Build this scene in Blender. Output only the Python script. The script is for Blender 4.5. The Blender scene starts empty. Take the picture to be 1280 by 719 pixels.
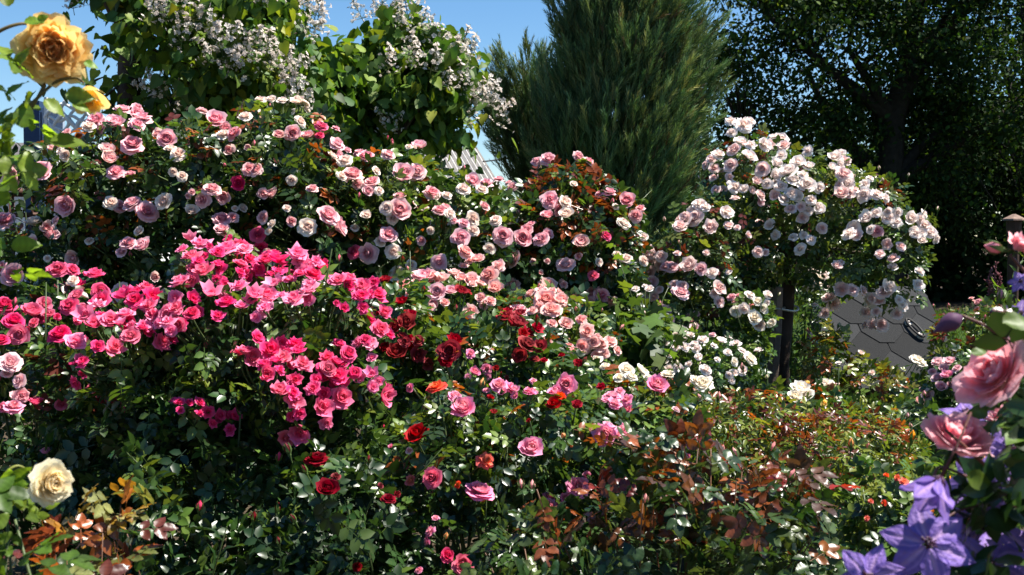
import bpy, math, random
import numpy as np
from mathutils import Vector, Matrix, Quaternion

R = math.radians
rng = np.random.default_rng(7)
random.seed(7)
SC = bpy.context.scene
COL = SC.collection

# ------------------------------------------------------------------ camera, sky, sun, exposure
F = 1422.0                      # focal length in pixels of the 1280 px wide photograph (40 mm)
CAM = np.array([0.0, 0.0, 1.6])
PITCH = math.atan((359.5 - 300.0) / F)
cam_d = bpy.data.cameras.new('camera')
cam = bpy.data.objects.new('camera', cam_d)
COL.objects.link(cam)
cam.location = CAM
cam.rotation_euler = (R(90) - PITCH, 0, 0)
cam_d.lens = 40.0
cam_d.sensor_width = 36.0
cam_d.clip_start = 0.05
cam_d.clip_end = 3000
cam_d.dof.use_dof = True
cam_d.dof.focus_distance = 4.3
cam_d.dof.aperture_fstop = 12
SC.camera = cam

SUN_AZ, SUN_EL = R(86), R(63)   # azimuth from the view axis (+Y) towards +X
wd = bpy.data.worlds.new('World')
SC.world = wd
wd.use_nodes = True
nt = wd.node_tree
bg = nt.nodes['Background']
sky = nt.nodes.new('ShaderNodeTexSky')
sky.sky_type = 'NISHITA'
sky.sun_disc = False
sky.sun_elevation = SUN_EL
sky.sun_rotation = SUN_AZ
sky.air_density = 1.0
sky.dust_density = 0.0
sky.ozone_density = 4.0
hs_ = nt.nodes.new('ShaderNodeHueSaturation')
hs_.inputs['Saturation'].default_value = 1.2
nt.links.new(sky.outputs[0], hs_.inputs['Color'])
nt.links.new(hs_.outputs[0], bg.inputs[0])
bg.inputs[1].default_value = 0.062
sd = bpy.data.lights.new('sun', 'SUN')
sd.energy = 5.0
sd.angle = R(0.5)
sd.color = (1.0, 0.95, 0.86)
sun = bpy.data.objects.new('sun', sd)
COL.objects.link(sun)
TOSUN = Vector((math.sin(SUN_AZ) * math.cos(SUN_EL), math.cos(SUN_AZ) * math.cos(SUN_EL), math.sin(SUN_EL)))
sun.rotation_euler = TOSUN.to_track_quat('Z', 'Y').to_euler()
sun.location = (6, 4, 12)
vs = SC.view_settings
vs.view_transform = 'Standard'
vs.look = 'None'
vs.exposure = 1.3
vs.gamma = 1.0
vs.use_curve_mapping = False
cy = SC.cycles
cy.max_bounces = 6
cy.diffuse_bounces = 3
cy.transmission_bounces = 4
cy.glossy_bounces = 2
cy.caustics_reflective = False
cy.caustics_refractive = False

# ------------------------------------------------------------------ helpers
cP, sP = math.cos(PITCH), math.sin(PITCH)


def ray(px, py):
    """direction of the sight line through a photo pixel, scaled so that y = 1"""
    x, y = (px - 640) / F, (359.5 - py) / F
    d = np.array([x, cP + y * sP, -sP + y * cP])
    return d / d[1]


def P(px, py, Y):
    return CAM + ray(px, py) * Y


def ground_z(x, y):
    t = np.clip((y - 6.5) / 8.0, 0, 1)
    return 0.62 * t * t * (3 - 2 * t)


def nrm(a):
    a = np.asarray(a, float)
    return a / np.maximum(np.linalg.norm(a, axis=-1, keepdims=True), 1e-9)


class MB:
    """collects vertices, faces (tris / quads) and colours and links them as ONE mesh object"""

    def __init__(s):
        s.v, s.q, s.t, s.c, s.n = [], [], [], [], 0

    def add(s, v, quads=None, tris=None, col=(1, 1, 1)):
        v = np.asarray(v, float).reshape(-1, 3)
        c = np.asarray(col, float)
        if c.ndim == 1:
            c = np.tile(c, (len(v), 1))
        if quads is not None and len(quads):
            s.q.append(np.asarray(quads, int).reshape(-1, 4) + s.n)
        if tris is not None and len(tris):
            s.t.append(np.asarray(tris, int).reshape(-1, 3) + s.n)
        s.v.append(v)
        s.c.append(c)
        s.n += len(v)

    def inst(s, tm, pos, ax, nz, sc, col):
        """many transformed copies of a small template (leaf) in one go"""
        tv, tq, tt, tw = tm
        N, k = len(pos), len(tv)
        if N == 0:
            return
        X = nrm(ax)
        Z = nz - (nz * X).sum(1, keepdims=True) * X
        Z = nrm(Z)
        Yv = np.cross(Z, X)
        sc = np.asarray(sc, float)
        if sc.ndim == 1:
            sc = sc[:, None]
        V = pos[:, None, :] + (tv[None, :, 0:1] * X[:, None] + tv[None, :, 1:2] * Yv[:, None] + tv[None, :, 2:3] * Z[:, None]) * sc[:, None, :]
        C = col[:, None, :] * tw[None, :, None]
        off = (np.arange(N) * k)[:, None, None]
        q = (tq[None] + off).reshape(-1, 4) if len(tq) else None
        t = (tt[None] + off).reshape(-1, 3) if len(tt) else None
        s.add(V.reshape(-1, 3), q, t, C.reshape(-1, 3))

    def tube(s, pts, rad, n=6, col=(1, 1, 1), cap=True):
        pts = np.asarray(pts, float)
        m = len(pts)
        rad = np.broadcast_to(np.asarray(rad, float), (m,))
        tan = nrm(np.gradient(pts, axis=0))
        ref = np.array([0.31, 0.17, 0.93]) if abs(tan[0][2]) < 0.8 else np.array([0.93, 0.31, 0.17])
        u = nrm(np.cross(tan, ref))
        w = np.cross(tan, u)
        a = np.linspace(0, 2 * np.pi, n, endpoint=False)
        ring = pts[:, None] + rad[:, None, None] * (np.cos(a)[None, :, None] * u[:, None] + np.sin(a)[None, :, None] * w[:, None])
        v = ring.reshape(-1, 3)
        i, j = np.meshgrid(np.arange(m - 1), np.arange(n), indexing='ij')
        j2 = (j + 1) % n
        q = np.stack([i * n + j, i * n + j2, (i + 1) * n + j2, (i + 1) * n + j], -1).reshape(-1, 4)
        tr = []
        if cap:
            v = np.vstack([v, pts[0], pts[-1]])
            for k in range(n):
                tr.append((m * n, (k + 1) % n, k))
                tr.append((m * n + 1, (m - 1) * n + k, (m - 1) * n + (k + 1) % n))
        s.add(v, q, tr, col)

    def box(s, lo, hi, M=None, col=(1, 1, 1)):
        x0, y0, z0 = lo
        x1, y1, z1 = hi
        v = np.array([(x, y, z) for x in (x0, x1) for y in (y0, y1) for z in (z0, z1)], float)
        if M is not None:
            v = v @ np.array(M.to_3x3()).T + np.array(M.translation)
        s.add(v, [(0, 1, 3, 2), (4, 6, 7, 5), (0, 4, 5, 1), (2, 3, 7, 6), (0, 2, 6, 4), (1, 5, 7, 3)], None, col)

    def grid(s, V, col=(1, 1, 1)):
        a, b = V.shape[:2]
        i, j = np.meshgrid(np.arange(a - 1), np.arange(b - 1), indexing='ij')
        q = np.stack([i * b + j, i * b + j + 1, (i + 1) * b + j + 1, (i + 1) * b + j], -1).reshape(-1, 4)
        c = np.asarray(col, float)
        s.add(V.reshape(-1, 3), q, None, c.reshape(-1, 3) if c.ndim == 3 else c)

    def data(s, name, m, smooth=True):
        me = bpy.data.meshes.new(name)
        v = np.vstack(s.v)
        q = np.vstack(s.q) if s.q else np.zeros((0, 4), int)
        t = np.vstack(s.t) if s.t else np.zeros((0, 3), int)
        me.vertices.add(len(v))
        me.vertices.foreach_set('co', v.astype(np.float32).ravel())
        loops = np.concatenate([q.ravel(), t.ravel()]).astype(np.int32)
        me.loops.add(len(loops))
        me.loops.foreach_set('vertex_index', loops)
        st = np.concatenate([np.arange(len(q)) * 4, len(q) * 4 + np.arange(len(t)) * 3]).astype(np.int32)
        me.polygons.add(len(st))
        me.polygons.foreach_set('loop_start', st)
        me.update(calc_edges=True)
        ca = me.attributes.new('Col', 'FLOAT_COLOR', 'POINT')
        c = np.ones((len(v), 4), np.float32)
        c[:, :3] = np.clip(np.vstack(s.c), 0, 1)
        ca.data.foreach_set('color', c.ravel())
        me.polygons.foreach_set('use_smooth', np.full(len(st), bool(smooth)))
        me.materials.append(m)
        return me

    def build(s, name, m, parent=None, smooth=True):
        if parent is not None:
            off = np.array(parent['_w'])
            s.v = [a - off for a in s.v]
        o = bpy.data.objects.new(name, s.data(name, m, smooth))
        COL.objects.link(o)
        o.parent = parent
        return o


def tag(o, label=None, cat=None, group=None, kind=None):
    if label: o['label'] = label
    if cat: o['category'] = cat
    if group: o['group'] = group
    if kind: o['kind'] = kind
    return o


def thing(name, label, cat, loc, group=None):
    o = bpy.data.objects.new(name, None)
    o.empty_display_size = 0.1
    o.location = loc
    o['_w'] = [float(x) for x in loc]
    COL.objects.link(o)
    return tag(o, label, cat, group)


# ------------------------------------------------------------------ materials
def mat(name, rough=0.6, spec=0.4, attr=True, col=(0.5, 0.5, 0.5), trans=0.0, tcol=None, noise=0.0, nscale=8.0, bump=0.0, bscale=60.0, rnd=0.0, metal=0.0):
    m = bpy.data.materials.new(name)
    m.use_nodes = True
    n, l = m.node_tree.nodes, m.node_tree.links
    b = n['Principled BSDF']
    b.inputs['Roughness'].default_value = rough
    b.inputs['Specular IOR Level'].default_value = spec
    b.inputs['Metallic'].default_value = metal
    if attr:
        a = n.new('ShaderNodeAttribute')
        a.attribute_name = 'Col'
        out = a.outputs['Color']
    else:
        c = n.new('ShaderNodeRGB')
        c.outputs[0].default_value = (*col, 1)
        out = c.outputs[0]
    if noise:
        tx = n.new('ShaderNodeTexCoord')
        nz = n.new('ShaderNodeTexNoise')
        nz.inputs['Scale'].default_value = nscale
        nz.inputs['Detail'].default_value = 5
        l.new(tx.outputs['Object'], nz.inputs['Vector'])
        mr = n.new('ShaderNodeMapRange')
        mr.inputs['From Min'].default_value = 0.25
        mr.inputs['From Max'].default_value = 0.75
        mr.inputs['To Min'].default_value = 1 - noise
        mr.inputs['To Max'].default_value = 1 + noise
        l.new(nz.outputs[0], mr.inputs['Value'])
        mx = n.new('ShaderNodeMix')
        mx.data_type = 'RGBA'
        mx.blend_type = 'MULTIPLY'
        mx.inputs[0].default_value = 1
        l.new(out, mx.inputs[6])
        l.new(mr.outputs[0], mx.inputs[7])
        out = mx.outputs[2]
    if rnd:
        oi = n.new('ShaderNodeObjectInfo')
        hs = n.new('ShaderNodeHueSaturation')
        mr = n.new('ShaderNodeMapRange')
        mr.inputs['To Min'].default_value = 1 - rnd
        mr.inputs['To Max'].default_value = 1 + rnd * 0.6
        l.new(oi.outputs['Random'], mr.inputs['Value'])
        l.new(mr.outputs[0], hs.inputs['Saturation'])
        mr2 = n.new('ShaderNodeMapRange')
        mr2.inputs['To Min'].default_value = 0.5 - rnd * 0.03
        mr2.inputs['To Max'].default_value = 0.5 + rnd * 0.03
        mu = n.new('ShaderNodeMath')
        mu.operation = 'FRACT'
        m5 = n.new('ShaderNodeMath')
        m5.operation = 'MULTIPLY'
        m5.inputs[1].default_value = 17.3
        l.new(oi.outputs['Random'], m5.inputs[0])
        l.new(m5.outputs[0], mu.inputs[0])
        l.new(mu.outputs[0], mr2.inputs['Value'])
        l.new(mr2.outputs[0], hs.inputs['Hue'])
        l.new(out, hs.inputs['Color'])
        out = hs.outputs[0]
    l.new(out, b.inputs['Base Color'])
    if bump:
        tx = n.new('ShaderNodeTexCoord')
        nz = n.new('ShaderNodeTexNoise')
        nz.inputs['Scale'].default_value = bscale
        nz.inputs['Detail'].default_value = 4
        l.new(tx.outputs['Object'], nz.inputs['Vector'])
        bp = n.new('ShaderNodeBump')
        bp.inputs['Strength'].default_value = bump
        bp.inputs['Distance'].default_value = 0.01
        l.new(nz.outputs[0], bp.inputs['Height'])
        l.new(bp.outputs[0], b.inputs['Normal'])
    if trans:
        t = n.new('ShaderNodeBsdfTranslucent')
        if tcol:
            mx = n.new('ShaderNodeMix')
            mx.data_type = 'RGBA'
            mx.blend_type = 'MULTIPLY'
            mx.inputs[0].default_value = 1
            l.new(out, mx.inputs[6])
            mx.inputs[7].default_value = (*tcol, 1)
            l.new(mx.outputs[2], t.inputs[0])
        else:
            l.new(out, t.inputs[0])
        ms = n.new('ShaderNodeMixShader')
        ms.inputs[0].default_value = trans
        l.new(b.outputs[0], ms.inputs[1])
        l.new(t.outputs[0], ms.inputs[2])
        l.new(ms.outputs[0], n['Material Output'].inputs[0])
    return m


M_leaf = mat('rose_leaf', 0.34, 0.5, trans=0.3, tcol=(1.9, 1.75, 0.7))
M_soft = mat('soft_leaf', 0.5, 0.35, trans=0.38, tcol=(1.9, 1.75, 0.6))
M_matte = mat('tree_leaf', 0.55, 0.25, trans=0.33, tcol=(2.0, 1.8, 0.55))
M_conifer = mat('conifer_needle', 0.6, 0.25, trans=0.12, tcol=(1.5, 1.5, 0.7))
M_petal = mat('petal', 0.62, 0.2, trans=0.34, tcol=(1.06, 1.0, 0.98), rnd=0.16)
M_petal_big = mat('large_petal', 0.6, 0.2, trans=0.58, tcol=(1.04, 1.0, 0.93), noise=0.09, nscale=9, bump=0.25, bscale=26)
M_fresh = mat('fresh_leaf', 0.45, 0.35, trans=0.5, tcol=(1.8, 1.7, 0.6))
M_stem = mat('stem', 0.5, 0.3, noise=0.25, nscale=30)
M_bark = mat('bark', 0.9, 0.1, noise=0.35, nscale=14, bump=0.6, bscale=30)
M_wood = mat('old_wood', 0.85, 0.15, noise=0.3, nscale=20, bump=0.4, bscale=40)
M_iron = mat('rusty_iron', 0.7, 0.3, noise=0.35, nscale=25)
M_white = mat('white_paint', 0.6, 0.3, noise=0.06, nscale=3, bump=0.1)
M_roofing = mat('corrugated_sheet', 0.6, 0.4, noise=0.14, nscale=6)
M_glass = mat('window_glass', 0.08, 0.6)
M_shingle = mat('asphalt_shingle', 0.9, 0.25, noise=0.3, nscale=220, bump=0.5, bscale=300)
M_metal = mat('metal_fitting', 0.35, 0.5, metal=0.6)
M_soil = mat('soil', 0.95, 0.1, noise=0.5, nscale=5, bump=0.7, bscale=14)
M_grass = mat('grass', 0.5, 0.3, trans=0.35, tcol=(1.7, 1.6, 0.6))

# ------------------------------------------------------------------ leaf templates (verts, quads, tris, colour weights)
def leaflet(L=1.0, W=0.3, fold=0.05, droop=0.12, o=(0, 0, 0), ang=0.0):
    ms = [(0, 0), (0.33, -fold * 0.7), (0.7, -fold), (1, -droop)]
    vs_ = [(ms[0][0], 0, 0), (ms[1][0], 0, ms[1][1]), (ms[2][0], 0, ms[2][1]), (1, 0, ms[3][1]),
           (0.28, W, fold * 0.8), (0.66, W * 0.86, fold * 0.2), (0.28, -W, fold * 0.8), (0.66, -W * 0.86, fold * 0.2)]
    v = np.array(vs_) * L
    c, s = math.cos(ang), math.sin(ang)
    v = np.stack([v[:, 0] * c - v[:, 1] * s, v[:, 0] * s + v[:, 1] * c, v[:, 2]], 1) + np.array(o)
    q = np.array([(1, 2, 5, 4), (1, 6, 7, 2)])
    t = np.array([(0, 1, 4), (2, 3, 5), (0, 6, 1), (2, 7, 3)])
    w = np.array([1.15, 1.12, 1.1, 1.0, 0.95, 1.0, 0.9, 0.95])
    return v, q, t, w


def join_t(ts):
    v, q, t, w, n = [], [], [], [], 0
    for a in ts:
        v.append(a[0]); q.append(a[1] + n); t.append(a[2] + n); w.append(a[3])
        n += len(a[0])
    return np.vstack(v), np.vstack(q), np.vstack(t), np.concatenate(w)


def compound(n=5, lw=0.31):
    r = random.Random(n)
    ts = [leaflet(1.0, lw, 0.06, 0.15, (1.35, 0, -0.1))]
    for k, (x, a) in enumerate([(1.15, 0.95), (0.45, 1.15)][: (n - 1) // 2]):
        for sgn in (1, -1):
            ts.append(leaflet(0.92 - 0.12 * k, lw, 0.06, 0.15, (x + r.uniform(-0.06, 0.06), sgn * 0.03, -0.02), sgn * (a + r.uniform(-0.12, 0.12))))
    rv = np.array([(0, 0.02, 0), (0, -0.02, 0), (1.4, 0.015, -0.08), (1.4, -0.015, -0.08)])
    ts.append((rv, np.array([(0, 1, 3, 2)]), np.zeros((0, 3), int), np.array([0.9] * 4)))
    return join_t(ts)


T_ROSE5 = compound(5)
T_ROSE3 = compound(3)
T_FINE = compound(5, 0.2)
T_SINGLE = leaflet(1, 0.3, 0.05, 0.15)
T_LANCE = leaflet(1, 0.12, 0.03, 0.25)


def heart():
    ms = [(0.08, 0), (0.35, -0.04), (0.7, -0.06), (1.05, -0.2)]
    v = [(x, 0, z) for x, z in ms]
    for sgn in (1, -1):
        v += [(-0.06, sgn * 0.2, 0.02), (0.12, sgn * 0.42, 0.06), (0.4, sgn * 0.4, 0.04), (0.74, sgn * 0.2, -0.04)]
    v = np.array(v)
    q = np.array([(0, 1, 6, 5), (1, 2, 7, 6), (0, 9, 10, 1), (1, 10, 11, 2)])
    t = np.array([(0, 5, 4), (2, 3, 7), (0, 8, 9), (2, 11, 3)])
    w = np.array([1.2, 1.15, 1.1, 1, 0.95, 0.95, 1, 1, 0.92, 0.92, 0.97, 0.97])
    return v, q, t, w


T_HEART = heart()


def lobed():
    a = np.array([-150, -110, -75, -45, -20, 0, 20, 45, 75, 110, 150]) * math.pi / 180
    r = np.array([0.5, 0.78, 0.5, 0.9, 0.6, 1.05, 0.6, 0.9, 0.5, 0.78, 0.5])
    v = np.vstack([[0.1, 0, 0], np.stack([r * np.cos(a) + 0.25, r * np.sin(a), -0.12 * r * r + 0.03 * np.cos(a * 5)], 1)])
    t = np.array([(0, i, i + 1) for i in range(1, 11)])
    return v * 0.55, np.zeros((0, 4), int), t, np.concatenate([[1.15], np.where(r > 0.7, 1.0, 0.92)])


T_LOBED = lobed()


def leaflet_hi(L=1.0, W=0.31, o=(0, 0, 0), ang=0.0, seed=0):
    """a serrated, folded and slightly quilted leaflet for the plants close to the camera"""
    r = random.Random(seed)
    ns, nv = 11, 5
    s = np.linspace(0, 1, ns)
    prof = np.sin(np.pi * s ** 0.8) ** 0.75
    prof[0], prof[-1] = 0.03, 0.0
    prof = prof * (1 + 0.07 * (np.arange(ns) % 2))
    v = np.linspace(-1, 1, nv)
    y = v[None] * prof[:, None] * W
    x = s[:, None] - 0.05 * np.abs(v[None]) * prof[:, None]
    tw = r.uniform(-0.25, 0.25)
    z = 0.20 * np.abs(y) - r.uniform(0.08, 0.28) * s[:, None] ** 2 + 0.02 * np.sin(s[:, None] * 26) * np.abs(v[None]) + tw * y * s[:, None] + 0.03 * np.sin(s[:, None] * 7 + v[None] * 2 + seed)
    V = np.stack([x + 0 * y, y, z], -1).reshape(-1, 3) * L
    c, sn = math.cos(ang), math.sin(ang)
    V = np.stack([V[:, 0] * c - V[:, 1] * sn, V[:, 0] * sn + V[:, 1] * c, V[:, 2]], 1) + np.array(o)
    i, j = np.meshgrid(np.arange(ns - 1), np.arange(nv - 1), indexing='ij')
    q = np.stack([i * nv + j, i * nv + j + 1, (i + 1) * nv + j + 1, (i + 1) * nv + j], -1).reshape(-1, 4)
    w = np.repeat((1.22 - 0.3 * np.minimum(np.abs(v), 0.6) / 0.6)[None], ns, 0) * (1 + 0.09 * np.cos(s * 31)[:, None])
    return V, q, np.zeros((0, 3), int), w.reshape(-1)


def compound_hi(seed):
    ts = [leaflet_hi(1.0, 0.32, (1.35, 0, -0.1), 0.0, seed)]
    for k, (x, a) in enumerate([(1.15, 0.95), (0.45, 1.15)]):
        for sgn in (1, -1):
            ts.append(leaflet_hi(0.92 - 0.12 * k, 0.32, (x, sgn * 0.03, -0.02), sgn * a, seed + k + 7 * sgn + 20))
    r = random.Random(seed)
    ts = [(t[0], t[1], t[2], t[3] * r.uniform(0.65, 1.3)) for t in ts]
    rv = np.array([(0, 0.02, 0), (0, -0.02, 0), (1.4, 0.015, -0.08), (1.4, -0.015, -0.08)])
    ts.append((rv, np.array([(0, 1, 3, 2)]), np.zeros((0, 3), int), np.array([0.9] * 4)))
    return join_t(ts)


T_HI = compound_hi(1)
T_HI1 = leaflet_hi(1.0, 0.33, seed=3)


def plume():
    """one juniper branch tip: an axis with many fine twigs at acute angles"""
    r = random.Random(3)
    v, t = [], []

    def blade(p, d, L, w):
        d = np.array(d) / np.linalg.norm(d)
        u = np.cross(d, [r.uniform(-1, 1), r.uniform(-1, 1), r.uniform(-1, 1)])
        u = u / np.linalg.norm(u) * w
        k = len(v)
        p = np.array(p)
        v.extend([p - u, p + u, p + d * L * 0.6 + u * 0.8 - [0, 0, 0], p + d * L])
        t.extend([(k, k + 1, k + 2), (k, k + 2, k + 3)])
    blade((0, 0, 0), (1, 0, 0), 1.0, 0.02)
    for i in range(17):
        x = 0.08 + 0.82 * i / 17
        a = i * 2.4
        s = 0.42
        blade((x, 0, 0), (1, s * math.cos(a), s * math.sin(a)), 0.36 * (1.15 - 0.6 * x), 0.017)
    v = np.array(v)
    return v, np.zeros((0, 4), int), np.array(t), 0.75 + 0.5 * np.clip(v[:, 0], 0, 1)


T_PLUME = plume()

# ------------------------------------------------------------------ blooms
def rose_mesh(key, seed, n, cin, cout, cedge=None, op=1.0, curl=-25, out=100, ruffle=0.03, g=(5, 6), stamens=False, hip=True, wide=0.95, pw=0.8, lin=0.42):
    """a whole rose of unit diameter facing +Z: petals in a spiral, calyx and a short pedicel"""
    r = np.random.default_rng(seed * 101 + n)
    mb = MB()
    nv, ns = g
    cin, cout = np.array(cin), np.array(cout)
    cedge = cout if cedge is None else np.array(cedge)
    s = np.linspace(0, 1, ns)
    v = np.linspace(-1, 1, nv)
    for i in range(n):
        t = (i + 0.5) / n
        th0 = 62 + r.uniform(-6, 6)
        th1 = curl + (out * op - curl) * t ** 1.25 + r.uniform(-14, 14) - (30 if i < 5 else 0)
        L = (lin + (1 - lin) * t) * r.uniform(0.92, 1.07)
        phi0 = i * 2.39996 + r.uniform(-0.25, 0.25)
        hw = (1.6 - (1.6 - wide) * min(1, t * 2)) * r.uniform(0.9, 1.1)
        se = s[:, None] * (1 - 0.17 * np.abs(v[None, :]) ** 3 * s[:, None]) * np.ones_like(v)[None]
        se = se * (1 + 0.05 * np.cos(v[None] * 9 + i) * s[:, None])
        k = 24
        ss = np.linspace(0, 1.1, k)
        th = np.radians(th0 + (th1 - th0) * np.clip(ss, 0, 1) ** 1.1 + (34 * t * np.clip((ss - 0.72) / 0.28, 0, 1)))
        rr = np.concatenate([[0], np.cumsum(np.sin(th[:-1])) / (k - 1) * 1.1]) * L
        zz = np.concatenate([[0], np.cumsum(np.cos(th[:-1])) / (k - 1) * 1.1]) * L
        rad = np.interp(se, ss, rr) + 0.02
        z = np.interp(se, ss, zz)
        ph = phi0 + v[None] * hw * (0.55 + 0.45 * np.sin(np.pi * np.clip(se * 0.62, 0, 1)))
        ruf = ruffle * np.sin(v[None] * r.uniform(3, 6) + r.uniform(0, 6)) * se ** 2 * (0.6 + t)
        rad = np.maximum(rad + ruf + 0.012 * r.normal() * se, 0.012)
        z = z + ruf * 0.8 + 0.3 * (1 - t) * (n > 12)
        V = np.stack([rad * np.cos(ph), rad * np.sin(ph), z], -1)
        # a small tilt of its own for every petal
        ax = Vector((-math.sin(phi0), math.cos(phi0), 0))
        q = np.array(Quaternion(ax, r.normal() * 0.07).to_matrix())
        V = V @ q.T
        base = cin + (cout - cin) * t ** pw
        c = base[None, None] * (r.uniform(0.9, 1.08)) * np.ones((ns, nv, 1))
        e = np.clip((se - 0.72) / 0.28, 0, 1)[..., None] * 0.55
        c = c * (1 - e) + cedge * e
        f0 = np.clip(1 - se / 0.35, 0, 1)[..., None] * 0.5
        c = c * (1 - f0) + (cedge * 0.6 + np.array([0.38, 0.33, 0.2])) * f0
        c = c * (1 + 0.07 * np.sin(v[None] * 11 + i * 1.7)[..., None] * se[..., None])
        mb.grid(V, c)
    allv = np.vstack(mb.v)
    mx = np.percentile(np.hypot(allv[:, 0], allv[:, 1]), 97)
    zc = np.percentile(allv[:, 2], 60)
    k = 0.5 / mx
    mb.v = [(a - [0, 0, zc]) * k for a in mb.v]
    zb = -zc * k
    if stamens:
        for i in range(16):
            a = i * 2.4
            d = np.array([math.cos(a) * 0.1, math.sin(a) * 0.1, 0.12])
            mb.tube([np.array([0, 0, zb + 0.05]), np.array([0, 0, zb + 0.08]) + d * 1.3], [0.008, 0.016], 4, (0.75, 0.5, 0.08))
    if hip:
        gcol = (0.06, 0.12, 0.03)
        mb.tube([(0, 0, zb - 0.62), (0.02, 0, zb - 0.3), (0, 0, zb - 0.16), (0, 0, zb - 0.08), (0, 0, zb + 0.02)], [0.02, 0.022, 0.035, 0.075, 0.05], 7, gcol)
        for i in range(5):
            a = i * 2 * math.pi / 5 + 0.3
            d = np.array([math.cos(a), math.sin(a), 0])
            u = np.array([-math.sin(a), math.cos(a), 0])
            b = np.array([0, 0, zb - 0.02])
            pts = [b + d * 0.03, b + d * 0.14 + [0, 0, -0.02], b + d * 0.26 + [0, 0, -0.08], b + d * 0.34 + [0, 0, -0.17]]
            w = [0.04, 0.055, 0.035, 0.004]
            mb.grid(np.array([[p - u * x, p + u * x] for p, x in zip(pts, w)]), gcol)
    return mb.data('bloom_' + key, M_petal_big if key in 'yYNF' else M_petal)


def bud_mesh(key, col):
    mb = MB()
    a = np.linspace(0, 2 * np.pi, 9)
    z = np.linspace(0, 1, 7)
    pr = np.array([0.12, 0.26, 0.32, 0.3, 0.22, 0.11, 0.02])
    V = np.stack([pr[:, None] * np.cos(a[None] + z[:, None] * 1.6), pr[:, None] * np.sin(a[None] + z[:, None] * 1.6), np.repeat(z[:, None], 9, 1)], -1)
    mb.grid(V, col)
    g = (0.09, 0.15, 0.035)
    mb.tube([(0, 0, -1.6), (0.03, 0, -0.7), (0, 0, -0.25), (0, 0, -0.1), (0, 0, 0.1)], [0.05, 0.05, 0.09, 0.17, 0.14], 6, g)
    for i in range(5):
        b = i * 2 * math.pi / 5
        d = np.array([math.cos(b), math.sin(b), 0])
        u = np.array([-math.sin(b), math.cos(b), 0])
        pts = [d * 0.16, d * 0.33 + [0, 0, 0.3], d * 0.34 + [0, 0, 0.6], d * 0.3 + [0, 0, 0.95]]
        w = [0.13, 0.15, 0.09, 0.01]
        mb.grid(np.array([[p - u * x, p + u * x] for p, x in zip(pts, w)]), g)
    return mb.data('bud_' + key, M_petal)


# key: (petal count, inner colour, outer colour, edge colour, settings)
KINDS = {
    'e': (46, (0.82, 0.18, 0.28), (0.93, 0.60, 0.60), (0.95, 0.75, 0.71), {}),            # pink heart, pale outside
    'p': (42, (0.85, 0.25, 0.36), (0.92, 0.52, 0.57), (0.95, 0.70, 0.71), {}),            # evenly pink
    'c': (40, (0.90, 0.60, 0.53), (0.93, 0.83, 0.72), (0.94, 0.88, 0.80), {}),            # cream
    'g': (24, (0.80, 0.13, 0.25), (0.91, 0.70, 0.63), (0.93, 0.78, 0.71), dict(op=0.3, curl=-40)),  # globe, half open
    'l': (40, (0.86, 0.42, 0.48), (0.90, 0.62, 0.65), (0.92, 0.74, 0.75), {}),            # lilac pink
    's': (28, (0.90, 0.38, 0.36), (0.92, 0.58, 0.54), (0.94, 0.70, 0.65), dict(ruffle=0.05)),        # shell pink
    'h': (20, (0.78, 0.03, 0.14), (0.88, 0.085, 0.26), (0.92, 0.23, 0.41), dict(op=0.8, ruffle=0.08, curl=-10)),
    'H': (18, (0.88, 0.14, 0.33), (0.92, 0.26, 0.45), (0.95, 0.47, 0.61), dict(op=0.9, ruffle=0.08, curl=0)),
    'm': (38, (0.70, 0.02, 0.12), (0.84, 0.09, 0.23), (0.88, 0.20, 0.34), {}),            # carmine rosette
    'r': (26, (0.30, 0.0012, 0.010), (0.40, 0.002, 0.014), (0.44, 0.005, 0.02), dict(op=0.7, ruffle=0.05)),
    'd': (40, (0.14, 0.001, 0.006), (0.24, 0.003, 0.012), (0.28, 0.005, 0.016), {}),      # dark red
    'w': (22, (0.90, 0.72, 0.64), (0.92, 0.84, 0.80), (0.94, 0.90, 0.88), dict(stamens=True, curl=-5, ruffle=0.05)),
    'W': (26, (0.89, 0.54, 0.50), (0.91, 0.73, 0.70), (0.93, 0.83, 0.80), dict(curl=-10, ruffle=0.05)),
    'n': (34, (0.93, 0.82, 0.60), (0.94, 0.89, 0.78), (0.95, 0.92, 0.85), {}),            # near white cream
    'k': (30, (0.88, 0.36, 0.34), (0.86, 0.22, 0.45), (0.90, 0.45, 0.62), dict(ruffle=0.06, op=1.05)),    # lilac pink, warm heart
    'o': (20, (0.88, 0.32, 0.04), (0.84, 0.06, 0.05), (0.87, 0.11, 0.10), dict(ruffle=0.06)),             # coral red, orange heart
    'y': (84, (0.98, 0.46, 0.15), (0.98, 0.69, 0.22), (0.98, 0.82, 0.42), dict(g=(9, 8), curl=-20, ruffle=0.10, out=88, lin=0.4)),
    'Y': (16, (0.93, 0.68, 0.14), (0.93, 0.68, 0.19), (0.95, 0.78, 0.42), dict(g=(7, 8), op=0.2, curl=-10, ruffle=0.05)),
    'N': (52, (0.92, 0.72, 0.40), (0.94, 0.86, 0.60), (0.95, 0.91, 0.74), dict(g=(7, 8), ruffle=0.06)),
    'F': (23, (0.90, 0.34, 0.42), (0.92, 0.46, 0.53), (0.95, 0.68, 0.72), dict(g=(9, 9), ruffle=0.08, op=0.78, wide=1.2, curl=-10)),
}
KSIZE = {'h': 1.04, 'H': 1.04, 'w': 1.06, 'W': 1.06, 'd': 0.9}
_cache = {}


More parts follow.
